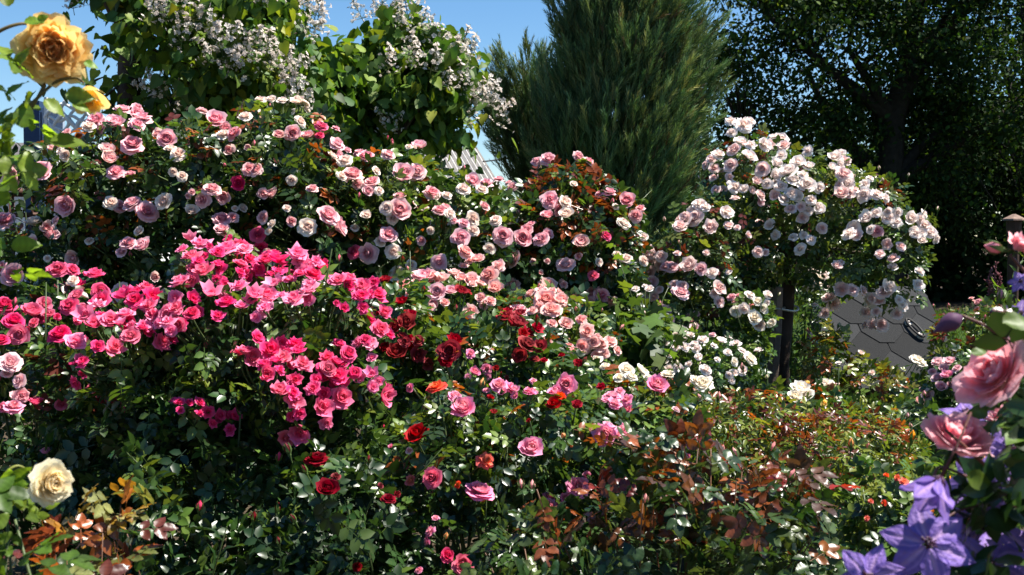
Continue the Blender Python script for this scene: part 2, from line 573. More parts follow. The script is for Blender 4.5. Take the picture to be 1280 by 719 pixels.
def bloom_data(k):
    if k not in _cache:
        n, a, b, c, kw = KINDS[k]
        L = []
        for v in range(6 if k not in 'yYNF' else 1):
            kk = dict(kw)
            m_ = n
            if k not in 'yYNF':
                kk['op'] = kk.get('op', 1.0) * (1, 0.9, 1.12, 0.6, 1.0, 0.32)[v]
                kk['ruffle'] = kk.get('ruffle', 0.03) * (1, 1.3, 1.8, 1, 0.8, 1)[v]
                m_ = int(n * (1, 0.85, 0.8, 0.8, 1.15, 0.6)[v])
            L.append(rose_mesh(k, v + 1, m_, a, b, c, **kk))
        _cache[k] = L
    return random.choice(_cache[k])


def bud_data(k):
    kk = 'b' + k
    if kk not in _cache:
        _cache[kk] = bud_mesh(k, KINDS[k][1])
    return _cache[kk]


# ------------------------------------------------------------------ bushes
class Lobes:
    def __init__(s, rows):
        c, r = [], []
        for px, py, rx, ry, Y, rd in rows:
            c.append(P(px, py, Y)); r.append((rx * Y / F, rd, ry * Y / F))
        s.c, s.r = np.array(c), np.array(r)

    def hit(s, px, py):
        """where the sight line meets the bush: the near face, or the nearest point of its rim"""
        d = ray(px, py)
        best, bt, rim, rb = None, 1e9, None, 1e9
        for c, r in zip(s.c, s.r):
            o, dd = (CAM - c) / r, d / r
            A, B, C = dd @ dd, o @ dd, o @ o - 1
            D = B * B - A * C
            if D > 0:
                t = (-B - math.sqrt(D)) / A
                if t < bt:
                    bt, best = t, (CAM + d * t, nrm((CAM + d * t - c) / r ** 2), c)
            else:
                t = -B / A
                p = CAM + d * t
                e = np.linalg.norm((p - c) / r)
                if e < rb:
                    rb, rim = e, (p, nrm((p - c) / r ** 2), c)
        return best if best is not None else rim

    def shell(s, N, thick=0.14, lump=0.10, back=0.55):
        """points and outward normals scattered through the bush's outer layer"""
        area = [((r[0] * r[1]) ** 1.6 + (r[0] * r[2]) ** 1.6 + (r[1] * r[2]) ** 1.6) ** (1 / 1.6) for r in s.r]
        n = (np.array(area) / sum(area) * N).astype(int)
        pp, nn = [], []
        for c, r, k in zip(s.c, s.r, n):
            d = nrm(rng.normal(size=(k, 3)))
            keep = (d[:, 1] < 0.25) | (rng.random(k) < back)
            d = d[keep]
            k = len(d)
            f = rng.uniform(0, 6.28, 6)
            w = rng.uniform(3, 7, 6)
            lm = (np.sin(d[:, 0] * w[0] + f[0]) * np.sin(d[:, 1] * w[1] + f[1]) + np.sin(d[:, 2] * w[2] + f[2]) * np.sin(d[:, 0] * w[3] + f[3]) + 0.6 * np.sin(d[:, 2] * 2 * w[4] + f[4] + d[:, 0] * 9)) * lump
            rad = 1 + lm - np.abs(rng.normal(0, thick, k)) + (rng.random(k) < 0.08) * rng.uniform(0, 0.16, k)
            p = c + d * r * rad[:, None]
            pp.append(p)
            nn.append(nrm(d / r))
        p, nn = np.vstack(pp), np.vstack(nn)
        # drop points deep inside another lobe
        keep = np.ones(len(p), bool)
        for c, r in zip(s.c, s.r):
            e = np.linalg.norm((p - c) / r, axis=1)
            keep &= (e > 0.72) | (rng.random(len(p)) < 0.25)
        keep &= p[:, 2] > ground_z(p[:, 0], p[:, 1]) + 0.03
        return p[keep], nn[keep]


def parse(tab):
    out = []
    k = 'e'
    for tok in tab.replace('\n', ';').split(';'):
        f = tok.split()
        if len(f) == 1 and f[0].isalpha():
            k = f[0]
        elif len(f) >= 3:
            out.append((float(f[0]), float(f[1]), float(f[2]), f[3] if len(f) > 3 else k))
    return out


G_DARK, G_MID, G_YOUNG = (0.022, 0.052, 0.014), (0.038, 0.085, 0.02), (0.10, 0.17, 0.03)  # deep, middle and young-leaf greens
G_OLIVE, G_BLUE = (0.07, 0.11, 0.025), (0.025, 0.06, 0.03)
BRONZE, RED, RUST, PURPLE = (0.13, 0.03, 0.02), (0.2, 0.02, 0.015), (0.28, 0.075, 0.015), (0.075, 0.028, 0.035)


def leaf_cols(n, mix, nup=None):
    """per-leaf colour from weighted greens"""
    ks = [np.array(m[0]) for m in mix]
    w = np.array([m[1] for m in mix], float)
    i = rng.choice(len(ks), n, p=w / w.sum())
    c = np.array(ks)[i] * rng.uniform(0.6, 1.1, (n, 1))
    c[:, 0] *= rng.uniform(0.85, 1.2, n)
    return c


def bush(name, label, lobes, blooms='', n=2000, leaf=0.04, tm=None, mix=((G_DARK, 3), (G_MID, 3), (G_YOUNG, 1)), tip=((G_YOUNG, 1),), tipfrac=0.1,
         cat='rose bush', group=None, out=0.02, m=None, buds=0, budk='e', canes=10, base=None, face=(0.45, 0.5, 0.42, 0.27), thick=0.14, lump=0.1,
         droop=0.1, cane_col=(0.06, 0.085, 0.03), back=0.55, cane_r=0.008, tipleaf=None, bstem=True, shoots=True, core=0, companions={'h': 1.15, 'H': 1.15, 'w': .35, 'W': .35, 's': .45, 'e': .4, 'p': .35, 'c': .3, 'm': .35, 'r': .2, 'k': .2}):
    lb = Lobes(lobes)
    if base is None:
        b = lb.c.mean(0)
        base = (b[0], b[1])
    root = thing(name, label, cat, (base[0], base[1], float(ground_z(base[0], base[1]))), group)
    W = np.array(root['_w'])
    rows = parse(blooms)
    bl = []
    for px, py, d, k in rows:
        p, nn, c = lb.hit(px, py)
        D = d * 0.95 * KSIZE.get(k, 1.0) * p[1] / F
        p = p + nn * (out + D * 0.12)
        tocam = nrm(CAM - p)
        f = nrm(face[0] * nn + face[1] * tocam + np.array([0, 0, face[2]]) + rng.normal(0, face[3], 3))
        bl.append((p, f, D, k, c))
    # flowers come in clusters: smaller companions beside the listed ones
    for p, f, D, k, c in list(bl):
        for _ in range(int(rng.random() < companions.get(k, 0)) + int(rng.random() < companions.get(k, 0) - .7)):
            t = nrm(np.cross(f, rng.normal(size=3)))
            bl.append((p + t * D * rng.uniform(.7, 1.0) - f * D * rng.uniform(.1, .45), nrm(f + t * .45 + rng.normal(0, .3, 3)), D * rng.uniform(.6, .9), k, c))
    bl.sort(key=lambda r_: -r_[2] / r_[0][1])
    # canes and flower stalks
    st = MB()
    tops = [lb.c[i % len(lb.c)] + nrm(rng.normal(size=3)) * lb.r[i % len(lb.c)] * 0.85 for i in range(canes)]
    for tp in tops:
        b0 = W + np.array([rng.uniform(-0.12, 0.12), rng.uniform(-0.12, 0.12), 0])
        mid = (b0 + tp) / 2 + rng.normal(0, 0.07, 3) + np.array([0, 0, 0.12])
        u = np.linspace(0, 1, 8)[:, None]
        pts = b0 * (1 - u) ** 2 + 2 * mid * u * (1 - u) + tp * u ** 2
        st.tube(pts, np.linspace(cane_r, cane_r * 0.35, 8), 5, np.array(cane_col) * rng.uniform(0.7, 1.3))
    if canes == 0 and bl:
        for q in lb.c[1:]:
            st.tube([lb.c[0], (lb.c[0] + q) / 2 + [0, 0, .03], q], [.008, .007, .005], 5, np.array(cane_col))
    if bstem:
        for p, f, D, k, c in bl:
            a = p - f * D * 0.45
            b = p + (c - p) * 0.45 - np.array([0, 0, 0.06])
            mid = a * 0.5 + b * 0.5 - f * 0.05
            u = np.linspace(0, 1, 5)[:, None]
            st.tube(b * (1 - u) ** 2 + 2 * mid * u * (1 - u) + a * u ** 2, np.linspace(0.004, 0.0022, 5), 4, np.array(cane_col) * 1.3)
    if st.v:
        st.build('stems', M_stem, root)
    # foliage
    fo = MB()
    p, nn = lb.shell(n, thick, lump, back)
    N = len(p)
    if bl:
        keep = np.ones(N, bool)
        for bp, f, D, k, c in bl:
            dv = p - bp
            along = dv @ f
            rad = np.linalg.norm(dv - along[:, None] * f, axis=1)
            keep &= ~((along > -0.25 * D) & (along < 0.15 + D) & (rad < 0.5 * D + leaf * 0.55))
        p, nn = p[keep], nn[keep]
        N = len(p)
    c = leaf_cols(N, mix)
    tm = tm or T_ROSE5
    cen = lb.c.mean(0)
    hi = (rng.random(N) < tipfrac * 2 * np.clip(0.5 + (p[:, 2] - cen[2]) / max(lb.r[:, 2].max(), 0.1), 0, 1))
    if hi.any():
        c[hi] = leaf_cols(int(hi.sum()), tip)
    nz = nrm(nn * 0.55 + np.array([0, 0, 0.65]) + rng.normal(0, 0.45, (N, 3)))
    ax = nrm(nn * 0.5 + rng.normal(0, 0.7, (N, 3)) - np.array([0, 0, droop]))
    sc = leaf * rng.uniform(0.65, 1.25, N)
    fo.inst(tm, p - ax * sc[:, None] * (0.8 if tm is not T_HI1 else 0), ax, nz, sc, c)
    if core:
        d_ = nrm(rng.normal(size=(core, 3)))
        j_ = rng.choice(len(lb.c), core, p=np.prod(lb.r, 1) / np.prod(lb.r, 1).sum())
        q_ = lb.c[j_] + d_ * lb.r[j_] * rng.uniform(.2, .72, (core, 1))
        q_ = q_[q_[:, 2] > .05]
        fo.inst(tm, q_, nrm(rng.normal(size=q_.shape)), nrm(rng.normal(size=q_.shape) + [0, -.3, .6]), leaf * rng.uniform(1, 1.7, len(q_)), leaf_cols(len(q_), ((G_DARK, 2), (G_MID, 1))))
    # leafy shoots standing out of the outline
    ns = max(3, N // 170)
    ii = rng.choice(N, ns)
    sp, sa, sn, ssz, scol = [], [], [], [], []
    stm = MB()
    for i in ii:
        if nn[i][2] < -0.2:
            continue
        L = rng.uniform(2.2, 5.0) * leaf
        d = nrm(nn[i] * 0.6 + np.array([0, 0, 0.6]) + rng.normal(0, 0.3, 3))
        young = rng.random() < 0.5
        for j in range(5):
            q = p[i] + d * L * (j + 1) / 5
            if any(np.linalg.norm(q - b[0]) < b[2] * 0.6 + leaf for b in bl):
                break
            a = nrm(rng.normal(0, 1, 3) + d * 0.6)
            sp.append(q); sa.append(a); sn.append(nrm(d + rng.normal(0, 0.4, 3)))
            ssz.append(leaf * (0.95 - 0.1 * j))
            scol.append(leaf_cols(1, tip if young else mix)[0])
        stm.tube([p[i] - d * 0.1, p[i] + d * L], [0.003, 0.0015], 4, np.array(cane_col) * 1.4)
    if sp and shoots:
        fo.inst(T_ROSE3 if tm is T_ROSE5 else tm, np.array(sp), np.array(sa), np.array(sn), np.array(ssz), np.array(scol))
        fo.v += stm.v; fo.c += stm.c
        fo.q += [q + fo.n for q in stm.q]; fo.t += [t + fo.n for t in stm.t]
        fo.n += stm.n
    fo.build('foliage', m or M_leaf, root)
    # blooms, each its own part
    for p_, f, D, k, c_ in bl[:100]:
        o = bpy.data.objects.new('bloom', bloom_data(k))
        COL.objects.link(o)
        o.parent = root
        o.location = p_ - W
        o.rotation_mode = 'QUATERNION'
        o.rotation_quaternion = Vector(f).to_track_quat('Z', 'Y') @ Quaternion((0, 0, 1), random.uniform(0, 6.28))
        sx = random.uniform(0.93, 1.08)
        o.scale = (D * sx, D / sx, D * random.uniform(0.9, 1.15))
    if len(bl) > 100:
        mb = MB()
        for p_, f, D, k, c_ in bl[100:]:
            me = bloom_data(k)
            nvx = len(me.vertices)
            co = np.empty(nvx * 3, np.float32); me.vertices.foreach_get('co', co)
            cl_ = np.empty(nvx * 4, np.float32); me.attributes['Col'].data.foreach_get('color', cl_)
            npl = len(me.polygons)
            lt = np.empty(npl, np.int32); me.polygons.foreach_get('loop_total', lt)
            ls = np.empty(npl, np.int32); me.polygons.foreach_get('loop_start', ls)
            vi = np.empty(len(me.loops), np.int32); me.loops.foreach_get('vertex_index', vi)
            q4, q3 = ls[lt == 4], ls[lt == 3]
            Mq = np.array(Vector(f).to_track_quat('Z', 'Y').to_matrix())
            mb.add((co.reshape(-1, 3) * D) @ Mq.T + p_, vi[q4[:, None] + np.arange(4)], vi[q3[:, None] + np.arange(3)] if len(q3) else None, cl_.reshape(-1, 4)[:, :3])
        tag(mb.build('small_blooms', M_petal, root), kind='stuff')
    if buds:
        ii = [i for i in rng.permutation(N) if nn[i][2] > 0.05 and nn[i][1] < 0.3][:buds]
        for i in ii:
            o = bpy.data.objects.new('bud', bud_data(budk))
            COL.objects.link(o)
            o.parent = root
            d = nrm(nn[i] * 0.4 + np.array([0, 0, 0.9]) + rng.normal(0, 0.25, 3))
            o.location = p[i] + nn[i] * 0.03 + d * 0.03 - W
            o.rotation_mode = 'QUATERNION'
            o.rotation_quaternion = Vector(d).to_track_quat('Z', 'Y')
            z = random.uniform(0.018, 0.028) if leaf < 0.06 else 0.03
            o.scale = (z, z, z)
    return root, lb


# ------------------------------------------------------------------ the setting: ground and lawn
def sheet(xs, ys, dz, name, m, col, rough=0.0):
    X, Y = np.meshgrid(xs, ys, indexing='ij')
    Z = ground_z(X, Y) + dz + rough * (np.sin(X * 5.1 + Y * 2.3) + np.sin(Y * 6.7 - X * 3.1))
    mb = MB()
    mb.grid(np.stack([X, Y, Z], -1), col)
    return tag(mb.build(name, m), kind='structure')


sheet(np.concatenate([[-900, -200, -60], np.arange(-20, 20.1, 0.5), [60, 200, 900]]),
      np.concatenate([[-300, -60], np.arange(-6, 24.1, 0.5), [40, 120, 400, 1500]]), 0, 'ground', M_soil, (0.06, 0.045, 0.03), 0.012)
sheet(np.arange(-1.0, 11.1, 0.4), np.arange(7.4, 15.1, 0.4), 0.03, 'lawn', M_grass, (0.05, 0.10, 0.02))
gr = MB()
N = 52000
gx, gy = rng.uniform(0.2, 10.5, N), 7.5 + 7.3 * rng.random(N) ** 1.2
gp = np.stack([gx, gy, ground_z(gx, gy) + 0.02], 1)
blade_t = (np.array([(0, 0.05, 0), (0, -0.05, 0), (0.6, 0.035, 0.05), (0.6, -0.035, 0.05), (1, 0, 0)]), np.array([(0, 1, 3, 2)]), np.array([(2, 3, 4)]), np.array([0.8, 0.8, 1, 1, 1.15]))
tuft = 0.6 + 0.5 * (np.sin(gx * 3.1 + np.sin(gy * 2.7)) * np.sin(gy * 2.3 + gx) * 0.5 + 0.5)
gr.inst(blade_t, gp, nrm(np.stack([rng.normal(0, .45, N), rng.normal(0, .45, N), np.ones(N)], 1)), nrm(rng.normal(size=(N, 3))), 0.13 * tuft * rng.uniform(.5, 1.3, N), leaf_cols(N, (((0.07, 0.14, 0.025), 3), ((0.11, 0.17, 0.03), 2))))
tag(gr.build('grass', M_grass), 'sunny uncut grass of the lawn behind the roses', 'grass', kind='stuff')

# ------------------------------------------------------------------ house on the left
def rot_m(loc, rz):
    return Matrix.Translation(Vector(loc)) @ Matrix.Rotation(rz, 4, 'Z')


WHITE, BLUE = (0.78, 0.78, 0.76), (0.035, 0.10, 0.24)
hx, hy = P(40, 300, 15.0)[0], 15.0
house = thing('house', 'white rendered house with blue trim glimpsed behind the climbing roses', 'house', (hx - 2.7, hy + 2, 0.6))
Mh = rot_m((hx - 2.7, hy + 2, 0.6), R(6))
mb = MB(); mb.box((-3.5, -2, 0), (3.5, 3, 2.0), Mh, WHITE); mb.build('wall', M_white, house, False)
mb = MB(); mb.box((-3.9, -2.4, 2.002), (3.8, 3.4, 2.1), Mh, (0.12, 0.11, 0.10))
v = np.array([(-3.9, -2.3, 2.105), (3.75, -2.3, 2.105), (3.75, 3.3, 2.105), (-3.9, 3.3, 2.105), (-3.9, .5, 2.5), (3.75, .5, 2.5)])
v = v @ np.array(Mh.to_3x3()).T + np.array(Mh.translation)
mb.add(v, [(0, 1, 5, 4), (2, 3, 4, 5), (0, 3, 2, 1)], [(1, 2, 5), (3, 0, 4)], (.10, .085, .08)); mb.build('roof', M_roofing, house, False)
for wx, ww in ((3.15, 0.5), (1.2, 1.0), (-1.4, 1.0)):
    mb = MB()
    for lo, hi in (((wx - ww / 2 - .08, -2.06, .7), (wx - ww / 2, -2.003, 1.75)), ((wx + ww / 2, -2.06, .7), (wx + ww / 2 + .08, -2.003, 1.75)),
                   ((wx - ww / 2, -2.06, 1.67), (wx + ww / 2, -2.003, 1.75)), ((wx - ww / 2, -2.06, .7), (wx + ww / 2, -2.003, .78)), ((wx - .03, -2.055, .78), (wx + .03, -2.003, 1.67))):
        mb.box(lo, hi, Mh, (0.20, 0.32, 0.5))
    w = mb.build('window', M_white, house, False)
    w['_w'] = house['_w']
    mb = MB(); mb.box((wx - ww / 2 + .001, -2.03, .781), (wx + ww / 2 - .001, -2.004, 1.669), Mh, (0.03, 0.04, 0.06))
    g = mb.build('pane', M_glass, house, False); g.parent = w
mb = MB(); mb.box((3.4, -2.1, 0), (3.6, -1.9, 1.99), Mh, BLUE); mb.build('corner_board', M_white, house, False)
# a stair with a white sloping rail in front of the wall
Pa, Pb = P(6, 303, 13.0), P(104, 263, 13.0)
stair = thing('stair_rail', 'white sloping handrail in front of the white house wall', 'handrail', (Pa[0], 13.0, float(ground_z(0, 13))))
mb = MB(); mb.tube([Pa, Pa * .5 + Pb * .5, Pb], .05, 8, WHITE); mb.build('rail', M_white, stair)
for t in (0.03, 0.5, 0.97):
    q = Pa * (1 - t) + Pb * t
    mb = MB(); mb.tube([(q[0], q[1], float(ground_z(0, 13))), (q[0], q[1], q[2] - .04)], .03, 6, WHITE); mb.build('post', M_white, stair)
# white pierced ornament and blue pillar higher up
q = P(84, 152, 12.4)
orn = thing('pierced_screen', 'white pierced ornamental panel above the pink roses beside a blue post', 'screen', (q[0], 12.4, float(ground_z(0, 12))))
mb = MB()
for k in range(6):
    t = np.linspace(0, 1, 14)
    x0 = q[0] - .19 + k * .085
    mb.tube(np.stack([x0 + .045 * np.sin(t * 9 + k * 2.1), 12.4 + .004 * np.sin(t * 7 + k), q[2] - .18 + t * .42], 1), .022 + .006 * np.sin(t * 12 + k), 5, WHITE)
for k in range(3):
    t = np.linspace(0, 1, 14)
    mb.tube(np.stack([q[0] - .2 + t * .46, np.full(14, 12.402), q[2] - .1 + k * .13 + .03 * np.sin(t * 11 + k * 2)], 1), .018, 5, WHITE)
mb.build('lattice', M_white, orn)
mb = MB(); mb.box((q[0] - .24, 12.38, q[2] - .22), (q[0] + .30, 12.42, q[2] - .19), None, WHITE); mb.box((q[0] - .24, 12.38, q[2] - .188), (q[0] - .21, 12.42, q[2] + .26), None, WHITE)
mb.build('frame', M_white, orn, False)
mb = MB(); mb.tube([(q[0] - .1, 12.44, float(ground_z(0, 12))), (q[0] - .1, 12.44, q[2] - .2)], .04, 8, WHITE); mb.build('post', M_white, orn)
q2 = P(44, 150, 12.8)
pil = thing('blue_pillar', 'dark blue square post with a pale board beside the white screen', 'post', (q2[0], 12.8, float(ground_z(0, 12.8))))
mb = MB(); mb.box((q2[0] - .09, 12.7, .5), (q2[0] + .09, 12.9, q2[2] + .2), None, (.02, .05, .12)); mb.build('post', M_white, pil, False)
mb = MB(); mb.box((q2[0] + .11, 12.72, q2[2] - .7), (q2[0] + .34, 12.78, q2[2] + .12), None, (.30, .36, .46)); mb.build('board', M_white, pil, False)
# rusty trellis at the far left
tb = P(22, 270, 7.0)
trl = thing('rose_trellis', 'rusty brown trellis bars at the left behind pink roses', 'trellis', (tb[0], 7.0, 0.02))
for px in (-14, 14, 42):
    a = P(px, 226, 7.0)
    mb = MB(); mb.tube([(a[0], 7.0, 0.0), (a[0], 7.0, a[2])], .018, 6, (.10, .045, .03)); mb.build('upright', M_iron, trl)
for py in (240, 268, 300):
    a, b = P(-40, py, 6.97), P(50, py + 1, 6.97)
    mb = MB(); mb.tube([a, b], .016 if py > 250 else .028, 6, (.10, .045, .03)); mb.build('bar', M_iron, trl)

# ------------------------------------------------------------------ shed with the corrugated roof
sx, sy = P(590, 200, 17)[0], 17.0
A = P(520, 186, 18.2); B = P(596, 184, 18.2); C2 = P(634, 243, 16.4); D2 = P(535, 243, 16.4)
C2 = np.array([B[0] + .55, 16.4, C2[2]]); D2 = np.array([A[0] + .55, 16.4, C2[2]])
C2[0] = P(632, 243, 16.4)[0]; D2[0] = C2[0] + A[0] - B[0]
shed = thing('garden_shed', 'pale corrugated sheet roof of a shed between the tall trees', 'shed', (D2[0], 17.0, float(ground_z(0, 15))))
nu, nvv = 130, 5
u = np.linspace(-0.6, 1, nu)[:, None]; w = np.linspace(0, 1, nvv)[None]
V = A[None, None] * (1 - u[..., None]) * (1 - w[..., None]) + B * u[..., None] * (1 - w[..., None]) + D2 * (1 - u[..., None]) * w[..., None] + C2 * u[..., None] * w[..., None]
nr = nrm(np.cross(B - A, D2 - A)); nr = nr * np.sign(nr[2])
V = V + nr * (.032 * np.sin(u * 2 * np.pi * 13))[..., None]
mb = MB(); mb.grid(V, (.50, .475, .44)); mb.build('roof', M_roofing, shed)
back = np.array([0, 3.2, -1.1])
mb = MB(); mb.add(np.array([A - (B - A) * .6, B, B + back + (B - C2) * [1, 0, 0], A - (B - A) * .6 + back + (B - C2) * [1, 0, 0]]), [(0, 1, 2, 3)], None, (.4, .38, .36)); mb.build('rear_roof', M_roofing, shed)
mb = MB(); L0 = D2[0] - (C2[0] - D2[0]) * .6
mb.box((L0 + .1, 16.75, .4), (C2[0] - .2, 18.4, C2[2] - .02), None, (.34, .33, .32)); mb.build('wall', M_white, shed, False)
mb = MB(); mb.box((L0 + .05, 16.5, C2[2] - .14), (C2[0] - .1, 16.54, C2[2] - .03), None, (.10, .08, .07)); mb.build('fascia', M_wood, shed, False)
wire = MB(); a, b = P(604, 202, 17.2), P(720, 171, 22)
u = np.linspace(0, 1, 12)[:, None]
wire.tube(a * (1 - u) + b * u - np.array([0, 0, .25]) * (4 * u * (1 - u)) * .3, .012, 5, (.03, .03, .035))
tag(wire.build('overhead_wire', M_iron), 'thin dark overhead wire running from the shed to the conifer', 'wire')

# ------------------------------------------------------------------ trees
def branch(mb, a, b, r0, r1, col, wig=.12, n=9, sides=7):
    u = np.linspace(0, 1, n)[:, None]
    L = np.linalg.norm(b - a)
    m = (a + b) / 2 + rng.normal(0, wig * L, 3)
    pts = a * (1 - u) ** 2 + 2 * m * u * (1 - u) + b * u ** 2
    pts[1:-1] += rng.normal(0, wig * L * .05, (n - 2, 3))
    mb.tube(pts, np.linspace(r0, r1, n), sides, col)
    return pts


def crown_tree(name, label, trunk, limbs, lobes, n, leaf, tm, mix, tip, bark, m, r0, clumps=90, csz=.45, hang=.3, flat=.5, cat='tree', twig=.6, gaps=()):
    """trunk: list of points; limbs: (start index on the trunk, end point); leaves in clumps inside the lobes"""
    tr = np.array(trunk)
    root = thing(name, label, cat, tuple(tr[0]))
    tb_ = MB(); tb_.tube(tr, np.linspace(r0, r0 * .45, len(tr)), 9, bark); tb_.build('trunk', M_bark, root)
    lb = Lobes(lobes)
    vol = np.prod(lb.r, axis=1)
    bm = MB()
    ends = []
    for i, e in limbs:
        pts = branch(bm, tr[i], np.array(e), r0 * .5, r0 * .16, bark)
        ends += list(pts[3:])
    ends = np.array(ends + list(tr[len(tr) // 2:]))
    cc = []
    k = rng.choice(len(vol), clumps, p=vol / vol.sum())
    for i in k:
        d = nrm(rng.normal(size=3)) * rng.uniform(.45, 1.0) ** .5
        cc.append(lb.c[i] + d * lb.r[i])
    cc = np.array(cc)
    for c in cc:
        j = np.argmin(np.linalg.norm(ends - c, axis=1) + (ends[:, 2] > c[2] + .3) * .8)
        branch(bm, ends[j], c, .028 * twig, .006, bark, .1, 7, 5)
    bm.build('branches', M_bark, root)
    sz = csz * rng.uniform(.6, 1.35, clumps)
    i = rng.choice(clumps, n, p=sz ** 2 / (sz ** 2).sum())
    d = rng.normal(size=(n, 3)) * np.array([1, 1, .7])
    p = cc[i] + d * sz[i][:, None] * .55
    for gx_, gy_, gr_ in gaps:
        dd = p - CAM
        t = dd[:, 1]
        g = CAM + ray(gx_, gy_) * lb.c[0][1]
        keep = np.linalg.norm((p - g) * [1, .55, 1], axis=1) > gr_ * rng.uniform(.6, 1.2, len(p))
        p, d = p[keep], d[keep]
    N = len(p)
    c = leaf_cols(N, mix)
    hi = rng.random(N) < .22
    c[hi] = leaf_cols(int(hi.sum()), tip)
    nz = nrm(nrm(d) * .5 + np.array([0, 0, flat]) + rng.normal(0, .4, (N, 3)))
    ax = nrm(rng.normal(0, .7, (N, 3)) + nrm(d) * .4 - np.array([0, 0, hang]))
    mb_ = MB(); mb_.inst(tm, p, ax, nz, leaf * rng.uniform(.6, 1.25, N), c)
    mb_.build('crown', m, root)
    return root, lb, cc


def panicle_data(seed):
    r = np.random.default_rng(seed)
    mb = MB()
    n = 40
    u = r.random(n)
    p = np.stack([r.normal(0, 1, n) * .27 * (1.1 - u), r.normal(0, 1, n) * .27 * (1.1 - u), u * .8], 1)
    a = np.linspace(0, 2 * np.pi, 6)[:-1]
    v = np.vstack([[(0, 0, -.3)]] + [[(math.cos(x - .5) * .9, math.sin(x - .5) * .9, .25), (math.cos(x) * 1.15, math.sin(x) * 1.15, .1), (math.cos(x + .5) * .9, math.sin(x + .5) * .9, .25)] for x in a])
    t = np.array([(0, 1 + 3 * k, 2 + 3 * k) for k in range(5)] + [(0, 2 + 3 * k, 3 + 3 * k) for k in range(5)])
    w = np.concatenate([[.8], np.ones(15)])
    col = np.tile(np.array([(.90, .82, .76)]), (n, 1)) * r.uniform(.8, 1.05, (n, 1))
    rd = nrm(p - [0, 0, .3] + r.normal(0, .15, (n, 3)))
    mb.inst((v, np.zeros((0, 4), int), t, w), p, nrm(np.cross(rd, r.normal(size=(n, 3)))), rd, np.full(n, .062) * r.uniform(.6, 1.2, n), col)
    mb.tube([(0, 0, -.25), (0, 0, .85)], [.014, .006], 5, (.12, .16, .05))
    for k in range(n):
        q = p[k]
        mb.tube([(0, 0, max(q[2] - .15, 0)), q], [.007, .004], 4, (.12, .16, .05))
    return mb.data('panicle', M_petal)


PAN = [panicle_data(s) for s in range(3)]


def panicles(root, lb, spots, size):
    W = np.array(root['_w'])
    for px, py in spots:
        p, nn, c = lb.hit(px, py)
        o = bpy.data.objects.new('flower_panicle', random.choice(PAN))
        COL.objects.link(o); o.parent = root
        d = nrm(nn * .5 + np.array([0, 0, .8]) + rng.normal(0, .25, 3))
        s = size * random.uniform(.75, 1.2)
        o.location = p + nn * .14 - d * s * .35 - W
        o.rotation_mode = 'QUATERNION'; o.rotation_quaternion = Vector(d).to_track_quat('Z', 'Y')
        o.scale = (s, s, s)


CAT_MIX = (((.05, .11, .025), 3), ((.07, .15, .028), 3), ((.11, .20, .03), 2))
CAT_TIP = (((.15, .23, .03), 2), ((.21, .27, .035), 1))
BARK = (.07, .055, .045)
Y = 10.5
tb0 = P(160, 0, Y)
root, lb, cc = crown_tree('catalpa_tree', 'flowering tree with large leaves and a dark trunk against the sky at the left', [(tb0[0], Y, .4), (tb0[0] - .03, Y, 1.6), (tb0[0], Y, 2.6), tuple(P(162, 40, Y)), tuple(P(158, -60, Y)), tuple(P(170, -160, Y))],
                  [(2, P(110, 105, Y)), (2, P(300, 60, Y - .4)), (3, P(240, -40, Y)), (3, P(110, -60, Y)), (2, P(330, 130, Y)), (4, P(330, -60, Y))],
                  [(285, 55, 105, 75, Y - .3, .9), (340, 110, 75, 70, Y, .8), (250, -60, 140, 90, Y, 1), (150, 20, 34, 70, Y, .35), (112, 60, 20, 34, Y, .22), (250, 120, 70, 40, Y, .6), (150, 112, 50, 20, Y, .3), (300, 150, 110, 45, Y, .6)],
                  10500, .118, T_HEART, CAT_MIX, CAT_TIP, BARK, M_matte, .15, 130, .30, .75, .35, gaps=((205, 88, .3), (128, 78, .26), (436, 16, .62), (80, 60, .4), (190, 60, .16)))
panicles(root, lb, [(205, 15), (228, 8), (245, 18), (262, 30), (275, 45), (290, 40), (303, 55), (312, 45), (262, 58), (330, 62), (342, 68), (355, 72), (325, 52), (350, 112), (362, 108), (368, 118), (380, 30), (370, 18), (360, 8), (385, 12), (374, 38), (322, 5), (110, 2), (200, 92), (208, 88), (230, 118), (214, 20), (282, 62), (295, 70), (240, 40)], .31)
Y = 11.5
tb0 = P(480, 100, Y)
root, lb, cc = crown_tree('catalpa_tree', 'rounder flowering tree with large leaves, in front of the shed roof', [(tb0[0], Y, .45), (tb0[0], Y, 1.4), tuple(P(478, 200, Y)), tuple(P(484, 140, Y)), tuple(P(490, 90, Y))],
                  [(1, P(420, 160, Y)), (2, P(560, 150, Y)), (2, P(440, 90, Y)), (3, P(540, 90, Y)), (3, P(500, 40, Y)), (2, P(500, 170, Y - .6))],
                  [(480, 105, 85, 75, Y, .9), (524, 112, 60, 58, Y, .8), (430, 130, 55, 65, Y, .7), (560, 140, 32, 32, Y, .35), (505, 60, 40, 38, Y, .5), (450, 180, 66, 50, Y, .7), (432, 76, 30, 24, Y, .35)],
                  10000, .132, T_HEART, CAT_MIX, CAT_TIP, BARK, M_matte, .13, 115, .28, .75, .35, gaps=((432, 8, .58), (640, 60, .5)))
panicles(root, lb, [(505, 12), (498, 22), (512, 20), (452, 30), (470, 25), (486, 25), (497, 40), (520, 35), (530, 52), (545, 62), (568, 64), (575, 72), (558, 78), (562, 96), (566, 108), (578, 112), (590, 112), (600, 118), (612, 135), (590, 125), (480, 138), (490, 140), (505, 66), (520, 80), (535, 83), (550, 100), (484, 78), (575, 120)], .34)

